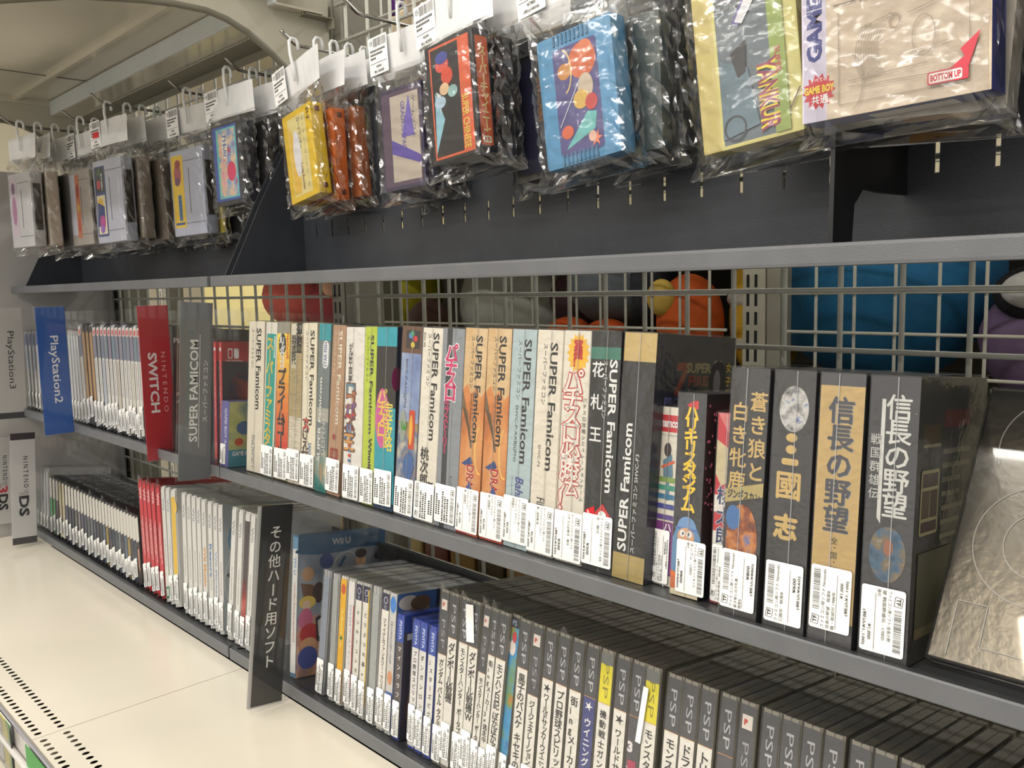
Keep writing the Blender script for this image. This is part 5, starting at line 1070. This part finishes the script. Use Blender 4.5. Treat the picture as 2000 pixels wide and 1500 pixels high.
def lab_yan(a, w, h):
    a.rect(w * .20, 0, w, h * .98, (214, 206, 130)); a.rect(w * .23, h * .02, w * .74, h * .96, (104, 116, 124)); rr_ = random.Random(3)
    for i in range(6):
        for j in range(4): a.ring(w * (.27 + .085 * i), h * (.76 + .055 * j), 3.6, 3.6, 1.2, (84, 84, 84), 6)
    a.poly([(w * .23, h * .05), (w * .60, h * .09), (w * .52, h * .40), (w * .26, h * .48)], (104, 126, 140)); a.poly([(w * .36, h * .50), (w * .52, h * .55), (w * .5, h * .38), (w * .42, h * .36)], (50, 46, 50)); a.poly([(w * .40, h * .66), (w * .66, h * .90), (w * .70, h * .86), (w * .46, h * .63)], (92, 84, 150)); a.poly([(w * .43, h * .66), (w * .66, h * .87), (w * .70, h * .80), (w * .5, h * .64)], (226, 226, 232)); a.ring(w * .36, h * .10, 9, 9, 1.5, (60, 64, 70), 24)
    a.rect(w * .74, h * .02, w * .88, h * .96, (150, 170, 84)); a.text('YANKUR', w * .70, h * .42, h * .38, w * .19, (240, 214, 60), 'cw', .08); a.text('YANKUR', w * .70, h * .42, h * .38, w * .19, (150, 60, 90), 'cw', .02); a.text('SUPER', w * .81, h * .46, h * .14, w * .05, (190, 50, 70), 'cw', .02); a.rrect(w * .77, h * .76, w * .83, h * .96, 2, (190, 44, 60)); a.text('NINTENDO', w * .80, h * .95, h * .17, w * .035, WH, 'cw')
    a.text('NAMCOT', w * .94, h * .93, h * .20, w * .07, (120, 96, 40), 'cw', .02); a.line(w * .89, h * .76, w * .99, h * .70, .6, (120, 100, 50)); a.line(w * .89, h * .12, w * .99, h * .22, .8, (110, 84, 100))
def gb_front(a, w, h):
    a.rect(0, 0, w, h, noisy('stone_relief_print', (196, 178, 156), (214, 198, 176), 60, .5, .5, bscale=120)); a.rect(0, 0, w * .145, h, (206, 200, 222)); a.text('GAME BOY', w * .075, h * .25, h * .50, w * .095, (40, 50, 130), 'ccw', .05)
    a.star(w * .10, h * .125, w * .10, w * .075, 14, (196, 40, 60), 1.0); a.text('すべての', w * .05, h * .165, w * .1, 2.4, WH, 'h', .02); a.text('GAME BOY', w * .012, h * .118, w * .18, 4.6, (236, 206, 50), 'h', .05); a.text('共通', w * .055, h * .072, w * .1, 5.2, WH, 'h', .0); a.text('共通', w * .057, h * .074, w * .1, 5.2, WH, 'h', .0)
    for i, ch in enumerate('トランプ'): a.rrect(w * (.20 + .19 * i), h * .50, w * (.385 + .19 * i), h * .76, 2, (50, 56, 130)); a.rrect(w * (.207 + .19 * i), h * .507, w * (.378 + .19 * i), h * .753, 2, (226, 224, 226)); a.tate(ch, w * (.2925 + .19 * i), h * .735, h * .22, h * .19, (50, 60, 140), .06)
    a.text('POCKET COLOR TRUMP', w * .34, h * .448, w * .42, h * .026, (70, 62, 60), 'h', .01); a.rect(w * .19, h * .458, w * .32, h * .462, (70, 62, 60)); a.rect(w * .78, h * .458, w * .93, h * .462, (70, 62, 60))
    ln = (160, 144, 124); q = lambda v: (v - .08) * .82 + .05
    for P in (((.22, .08), (.22, .54)), ((.22, .08), (.90, .08)), ((.90, .08), (.90, .54))): a.line(w * P[0][0], h * q(P[0][1]), w * P[1][0], h * q(P[1][1]), .4, ln)
    for i in range(9): a.ring(w * (.40 + .012 * i), h * q(.31), w * (.085 - .003 * i), h * (.12 - .003 * i), .4, ln, 16, 100, 250)
    a.ring(w * .53, h * q(.43), w * .03, h * .03, .7, ln); a.line(w * .33, h * q(.43), w * .52, h * q(.47), .6, ln); a.line(w * .28, h * q(.16), w * .80, h * q(.14), .5, ln); a.line(w * .28, h * q(.19), w * .70, h * q(.20), .5, ln); a.ring(w * .30, h * q(.18), w * .06, h * .11, .5, ln, 20, -90, 90); a.ring(w * .68, h * q(.33), w * .06, h * .08, .5, ln); a.line(w * .6, h * q(.45), w * .86, h * q(.5), .5, ln); a.line(w * .60, h * q(.26), w * .8, h * q(.28), .5, ln)
    a.rrect(w * .70, h * .055, w * .90, h * .105, 1, (200, 60, 76)); a.poly([(w * .80, h * .10), (w * .90, h * .10), (w * .955, h * .225), (w * .86, h * .17), (w * .88, h * .14)], (200, 60, 76)); a.rrect(w * .708, h * .061, w * .87, h * .099, 1, (236, 230, 226)); a.text('BOTTOM UP', w * .715, h * .066, w * .15, h * .027, (200, 60, 76), 'h', .05)
def gb_under(a, w, t): a.rect(0, 0, w, t, (46, 54, 120)); a.rect(w * .35, t * .3, w * .8, t * .95, (196, 192, 186))

# hook X: front item first, then those behind it along the rod
def behind(items, X, Y0, step=.024, w=.086, h=.127, t=.020, yaw=math.radians(8)):
    for i, (lab, c, kw) in enumerate(items):
        k = dict(w=w, h=h, t=t, yaw=yaw + math.radians((-5, 4, -3, 6)[i % 4]), lean=math.radians((-2, -5, -1)[i % 3]), price=False, gap=.084 + .004 * (i % 2), dx=.003 * (i % 3)); k.update(kw)
        a = k.pop('art', None); bagged(lab, X, Y0 + step * (i + 1), k.pop('w'), k.pop('h'), k.pop('t'), c, a, **k)
Y8 = math.radians(8)
bagged('bagged pale grey cartridge with a pinkish label strip, front one nearest the end panel', -1.70, .462, .086, .127, .020, (200, 199, 200), sfcart(lab_pink), yaw=Y8, extra=grooves, price=False)
behind([('bagged beige-grey cartridge second on the hook nearest the end panel', (190, 176, 160), {}), ('bagged dark grey cartridge third on the hook nearest the end panel', (104, 100, 98), {}), ('bagged tan cartridge fourth on the hook nearest the end panel', (172, 160, 138), {}), ('bagged grey cartridge last on the hook nearest the end panel', (150, 148, 146), {})], -1.70, .462, .028)
bagged('bagged grey-brown cartridge with an orange label strip', -1.605, .530, .086, .127, .020, (172, 164, 156), sfcart(lab_orange), yaw=math.radians(4), extra=grooves, stkx=-.056)
behind([('bagged grey cartridge behind the orange-labelled one', (150, 144, 138), {}), ('bagged dark cartridge behind the orange-labelled one', (96, 92, 90), {})], -1.605, .530)
bagged('bagged light grey cartridge with a navy and cream label strip', -1.455, .523, .088, .130, .020, (190, 192, 206), sfcart(lab_navy), yaw=Y8, lean=math.radians(-1), extra=grooves, pv='¥200')
link('sale_mark', box_me(.018, .0006, .009, mat((214, 40, 54), .4)), bpy.data.objects['bagged_cartridge.008'], (-.047, -.0036, -.046))
behind([('bagged taupe cartridge just behind the navy-labelled one', (150, 138, 124), {}), ('bagged brown-grey cartridge two behind the navy-labelled one', (128, 116, 104), {}), ('bagged dark taupe cartridge three behind the navy-labelled one', (104, 98, 92), {})], -1.452, .528)
bagged('bagged light grey cartridge with a yellow racing label strip', -1.292, .580, .086, .127, .020, (182, 186, 204), sfcart(lab_yellow), yaw=Y8, lean=math.radians(-1), extra=grooves)
behind([('bagged yellow-edged cartridge behind the yellow-labelled one', (206, 186, 60), {'t': .006}), ('bagged black cartridge behind the yellow-labelled one', (40, 38, 38), {})], -1.290, .578, .022)
FK = dict(w=.070, h=.108, t=.017)
bagged('bagged black cartridge with a blue-framed candy-coloured label', -1.140, .570, .074, .108, .018, (44, 46, 56), lab_aqua, yaw=math.radians(6), lean=math.radians(-2), gap=.070)
behind([('bagged black cartridge just behind the blue-framed one', (34, 33, 34), dict(FK, gap=.070)), ('bagged black cartridge two behind the blue-framed one', (38, 37, 38), dict(FK, gap=.072)), ('bagged black cartridge three behind the blue-framed one', (30, 30, 34), dict(FK, gap=.074))], -1.125, .576)
bagged('bagged bright yellow cartridge with a white and gold label', -.965, .570, .070, .108, .017, (236, 196, 40), lab_yel, side=None, yaw=-.03, lean=math.radians(-8), gap=.082, extra=knobs, dx=.0)
behind([('bagged orange cartridge behind the yellow one', (226, 112, 40), dict(FK, gap=.084, yaw=0, extra=knobs)), ('bagged dark orange cartridge two behind the yellow one', (176, 100, 56), dict(FK, gap=.082, yaw=.05)), ('bagged olive cartridge three behind the yellow one', (166, 166, 96), dict(FK, gap=.086, yaw=-.05)), ('bagged navy cartridge last behind the yellow one', (40, 44, 76), dict(FK, gap=.088, yaw=.1))], -.945, .570, .022)
bagged('bagged dark purple cartridge with a beige and violet label', -.775, .590, .070, .108, .018, (60, 52, 84), lab_pur, lean=math.radians(-2), gap=.083, yaw=.04)
behind([('bagged grey-black cartridge behind the dark purple one', (52, 52, 58), dict(FK, gap=.083)), ('bagged beige cartridge last behind the dark purple one', (176, 166, 146), dict(FK, gap=.088))], -.765, .590, .023)
bagged('bagged black cartridge with orange labels on its face and edge', -.652, .555, .072, .112, .020, (40, 42, 50), lab_chi, side_chi, lean=math.radians(-4), gap=.066, yaw=-.02, pv='¥200')
behind([('bagged black cartridge just behind the orange-labelled black one', (30, 31, 36), dict(FK, gap=.070, yaw=0))], -.640, .555, .023)
bagged('bagged near-black cartridge with a navy label and dim gold words', -.590, .610, .080, .118, .018, (22, 22, 26), lab_inv, lean=math.radians(-4), gap=.080, yaw=0, price=False)
bagged('bagged sky blue cartridge with ribbed ends and a violet picture label', -.506, .560, .081, .110, .020, (86, 150, 196), lab_blue, lean=math.radians(-6), gap=.089, ridges=9, yaw=.02, bev=.0045, hw=.064, lines=['ファミコン用ソフト サン', '聖闘士星矢 黄金伝説', '- 現状販売'], pv='¥780')
behind([('bagged dark green-grey cartridge behind the sky blue one', (70, 82, 80), dict(FK, gap=.084, yaw=.1)), ('bagged charcoal cartridge two behind the sky blue one', (50, 52, 54), dict(FK, gap=.084, yaw=-.1)), ('bagged black cartridge three behind the sky blue one', (34, 34, 36), dict(FK, gap=.088, yaw=.12))], -.470, .562, .024)
bagged('bagged cream and gold cartridge with a grey-green label and violet word', -.350, .560, .080, .128, .020, (206, 190, 120), lab_yan, lean=math.radians(-6), gap=.076, yaw=0, hw=.060, price=False)
behind([('bagged black cartridge behind the cream and gold one', (34, 32, 30), dict(FK, gap=.094, yaw=.05))], -.325, .562, .024)
bagged('large stone-coloured bagged game box with blue lettering', -.222, .520, .106, .140, .022, (60, 66, 130), gb_front, lean=math.radians(-1.5), gap=.062, yaw=0, hw=.062, price=False, name='bagged_game_box', bev=.0006, under=gb_under)
bagged('bagged pale game box hanging just behind the large stone-coloured one', -.205, .548, .100, .130, .020, (196, 190, 180), None, lean=math.radians(3), gap=.074, yaw=.03, hw=.060, price=False, name='bagged_game_box', bev=.0006, under=lambda a, w, t: a.rect(w * .4, 0, w * .8, t, (206, 150, 60)))
bagged('bagged tan game box at the edge of the frame beyond the stone-coloured one', -.085, .520, .095, .120, .022, (196, 166, 120), None, gap=.066, yaw=.05, hw=.060, price=False, name='bagged_game_box', bev=.0006)

# ================================================================== seen through the wire grids: the aisle behind
def ball_me(rx, ry, rz, m, seed=0, lump=.03):
    bm = bmesh.new(); bmesh.ops.create_uvsphere(bm, u_segments=28, v_segments=18, radius=1); r = random.Random(seed); ph = [r.uniform(0, 6) for _ in range(3)]
    for v in bm.verts:
        k = 1 + lump * (math.sin(3 * v.co.x + ph[0]) + math.sin(4 * v.co.z + ph[1]) + math.sin(3 * v.co.y + ph[2]))
        v.co = Vector((v.co.x * rx * k, v.co.y * ry * k, v.co.z * rz * k))
    return bm_mesh(bm, m, True)
def fab(c): return noisy('plush_fabric', tint(c, .94), c, 40, .8, .4, bscale=500)
def plush(label, x, y, z, r, c, bits=(), group='soft toys behind the wire grids'):
    t = thing('plush_toy', label, 'soft toy', (x, y, z), (0, 0, 0), group)
    link('body', ball_me(*r, fab(c), int(abs(x) * 100)), t)
    for nm, dx, dy, dz, rr_, cc in bits: link(nm, ball_me(*rr_, fab(cc), 1, .0), t, (dx, dy, dz))
    return t
plush('big blue plush toy with a brown beak patch behind the grid', -.545, 1.26, -.005, (.160, .14, .15), (26, 104, 150), [('beak', -.02, -.128, .045, (.032, .02, .026), (150, 70, 30))])
plush('purple plush toy with a black-rimmed white eye at the frame edge', -.285, 1.21, -.085, (.105, .09, .095), (116, 96, 130), [('eye_rim', -.020, -.070, .062, (.052, .03, .034), (20, 20, 26)), ('eye_white', -.016, -.088, .066, (.042, .02, .024), (206, 206, 206)), ('pupil', -.006, -.104, .068, (.02, .01, .014), (110, 130, 150))])
plush('orange plush toy behind the slotted rear post', -.83, 1.20, -.075, (.055, .06, .085), (216, 96, 34), [('snout', -.02, -.05, .05, (.025, .02, .03), (226, 190, 90))])
plush('yellow and white striped plush toy beside the big blue one', -.735, 1.28, -.05, (.06, .06, .12), (226, 180, 50), [('white_band', -.002, -.004, .02, (.061, .061, .028), (216, 212, 200)), ('lower_band', .0, -.004, -.05, (.056, .061, .022), (216, 212, 200))])
plush('grey plush penguin-like toy with orange feet', -1.01, 1.24, .0, (.10, .08, .085), (104, 112, 118), [('orange_foot', -.07, -.06, -.085, (.04, .04, .026), (226, 96, 34)), ('orange_foot', .02, -.06, -.088, (.04, .04, .026), (226, 96, 34)), ('dark_wing', .09, -.02, -.0, (.03, .05, .07), (50, 52, 60))])
plush('dark maroon plush toy between the grey and the white ones', -1.16, 1.30, -.03, (.06, .06, .07), (70, 46, 48))
plush('large off-white plush toy wrapped in clear film', -1.36, 1.34, -.03, (.15, .12, .13), (190, 190, 178), [('ear', -.10, -.04, .10, (.035, .03, .04), (200, 200, 190))])
plush('yellow-green plush toy with a dark round badge', -1.66, 1.26, .0, (.085, .08, .088), (206, 196, 44), [('badge', -.01, -.074, .02, (.026, .012, .022), (40, 56, 84)), ('hat', .0, .0, .06, (.07, .07, .05), (236, 206, 70))])
plush('small brown plush toy beside the yellow-green one', -1.52, 1.20, -.075, (.05, .05, .05), (96, 70, 60))
plush('coral red plush toy under the far shelf joint', -2.46, 1.45, -.01, (.16, .12, .12), (206, 96, 84), [('ear', -.10, -.05, .09, (.05, .04, .05), (226, 206, 110))])
plush('dark red plush toy beside the coral one', -2.20, 1.42, -.05, (.12, .10, .10), (150, 54, 56), [('ear', .06, -.06, .08, (.05, .04, .06), (220, 170, 140))])
plush('round cream plush toy high behind the peg hooks', -1.60, 1.25, .485, (.13, .10, .13), (222, 206, 176), [('ear', .08, -.04, .12, (.04, .03, .05), (226, 210, 180))], 'soft toys high behind the hooks')
t = thing('hanging_bag', 'small purple and orange bagged trinket high behind the hooks', 'trinket', (-1.50, 1.12, .60)); link('pouch', ball_me(.035, .012, .045, fab((110, 60, 150)), 2), t); link('orange_patch', ball_me(.02, .012, .02, fab((220, 110, 50)), 3), t, (-.014, -.006, .012))
t = thing('shelf_card', 'pale blue and white card strip high behind the hooks', 'card', (-1.72, 1.20, .63)); link('card', box_me(.22, .002, .035, mat((150, 186, 206), .4)), t); link('white_edge', box_me(.22, .0025, .012, mat((240, 240, 240), .4)), t, (0, -.0008, -.012))
# rear shelf unit the toys sit in
rs = thing('rear_shelf_unit', 'dark shelf unit of the next aisle holding the soft toys', 'shelf', (-2.75, 1.10, -.62))
for zz in (.443, .72): link('shelf_board', box_me(2.75, .50, .012, mat((112, 108, 98), .6)), rs, (0, 0, zz))
link('rear_sheet', box_me(2.70, .004, .80, mat((88, 82, 72), .8)), rs, (0, .52, 0))
PK = [(150, 120, 60), (176, 150, 80), (130, 96, 60), (190, 170, 110), (120, 70, 60), (160, 130, 76), (90, 80, 60), (170, 140, 90)]
for k, c in enumerate(PK): tag(link('snack_packet', box_me(.078, .05, .075, mat(c, .4), .006, 2), None, (-1.86 + .088 * k, 1.16, -.62 + .002 + H)), 'dim brown-yellow packet low behind the bottom tray, %s in its row' % ORD[k], 'packet', 'packets low in the rear shelf')
link('floor_board', box_me(2.75, .50, .012, mat((112, 108, 98), .6)), rs, (0, 0, -.012))
for k, (x, z_, c) in enumerate(((-.42, .03, (236, 230, 214)), (-.30, .028, (240, 236, 226)), (-.36, -.12, (226, 214, 200)), (-.50, -.13, (230, 220, 206)))):
    t = thing('bagged_parcel', ('white bagged parcel with a yellow card, beyond the blue plush toy', 'white bagged parcel at the frame edge above the purple toy', 'pale parcel showing between the blue and purple toys', 'pale parcel lying under the blue plush toy')[k], 'parcel', (x, 1.72, z_), (0, 0, 0), 'pale parcels in the next aisle')
    link('pouch', ball_me(.10, .05, .05, mat(c, .4), k, .05), t)
    if k == 0: link('yellow_card', box_me(.10, .003, .04, mat((236, 220, 60), .4)), t, (-.02, -.058, -.03)); a = Art(); a.ell(22, 20, 14, 14, (210, 216, 226)); a.build('round_print', t.children[-1])
cab = thing('cream_cabinet', 'bright cream-yellow cabinet standing in the next aisle', 'cabinet', (-4.4, 2.0, -H)); link('body', box_me(1.45, .5, 1.95, mat((240, 226, 160), .5), .01), cab); link('door_gap', box_me(.004, .002, 1.8, mat((90, 84, 60), .5)), cab, (.72, -.001, .08)); link('knob', ball_me(.012, .012, .008, mat((60, 50, 40), .4)), cab, (.80, -.01, 1.20))
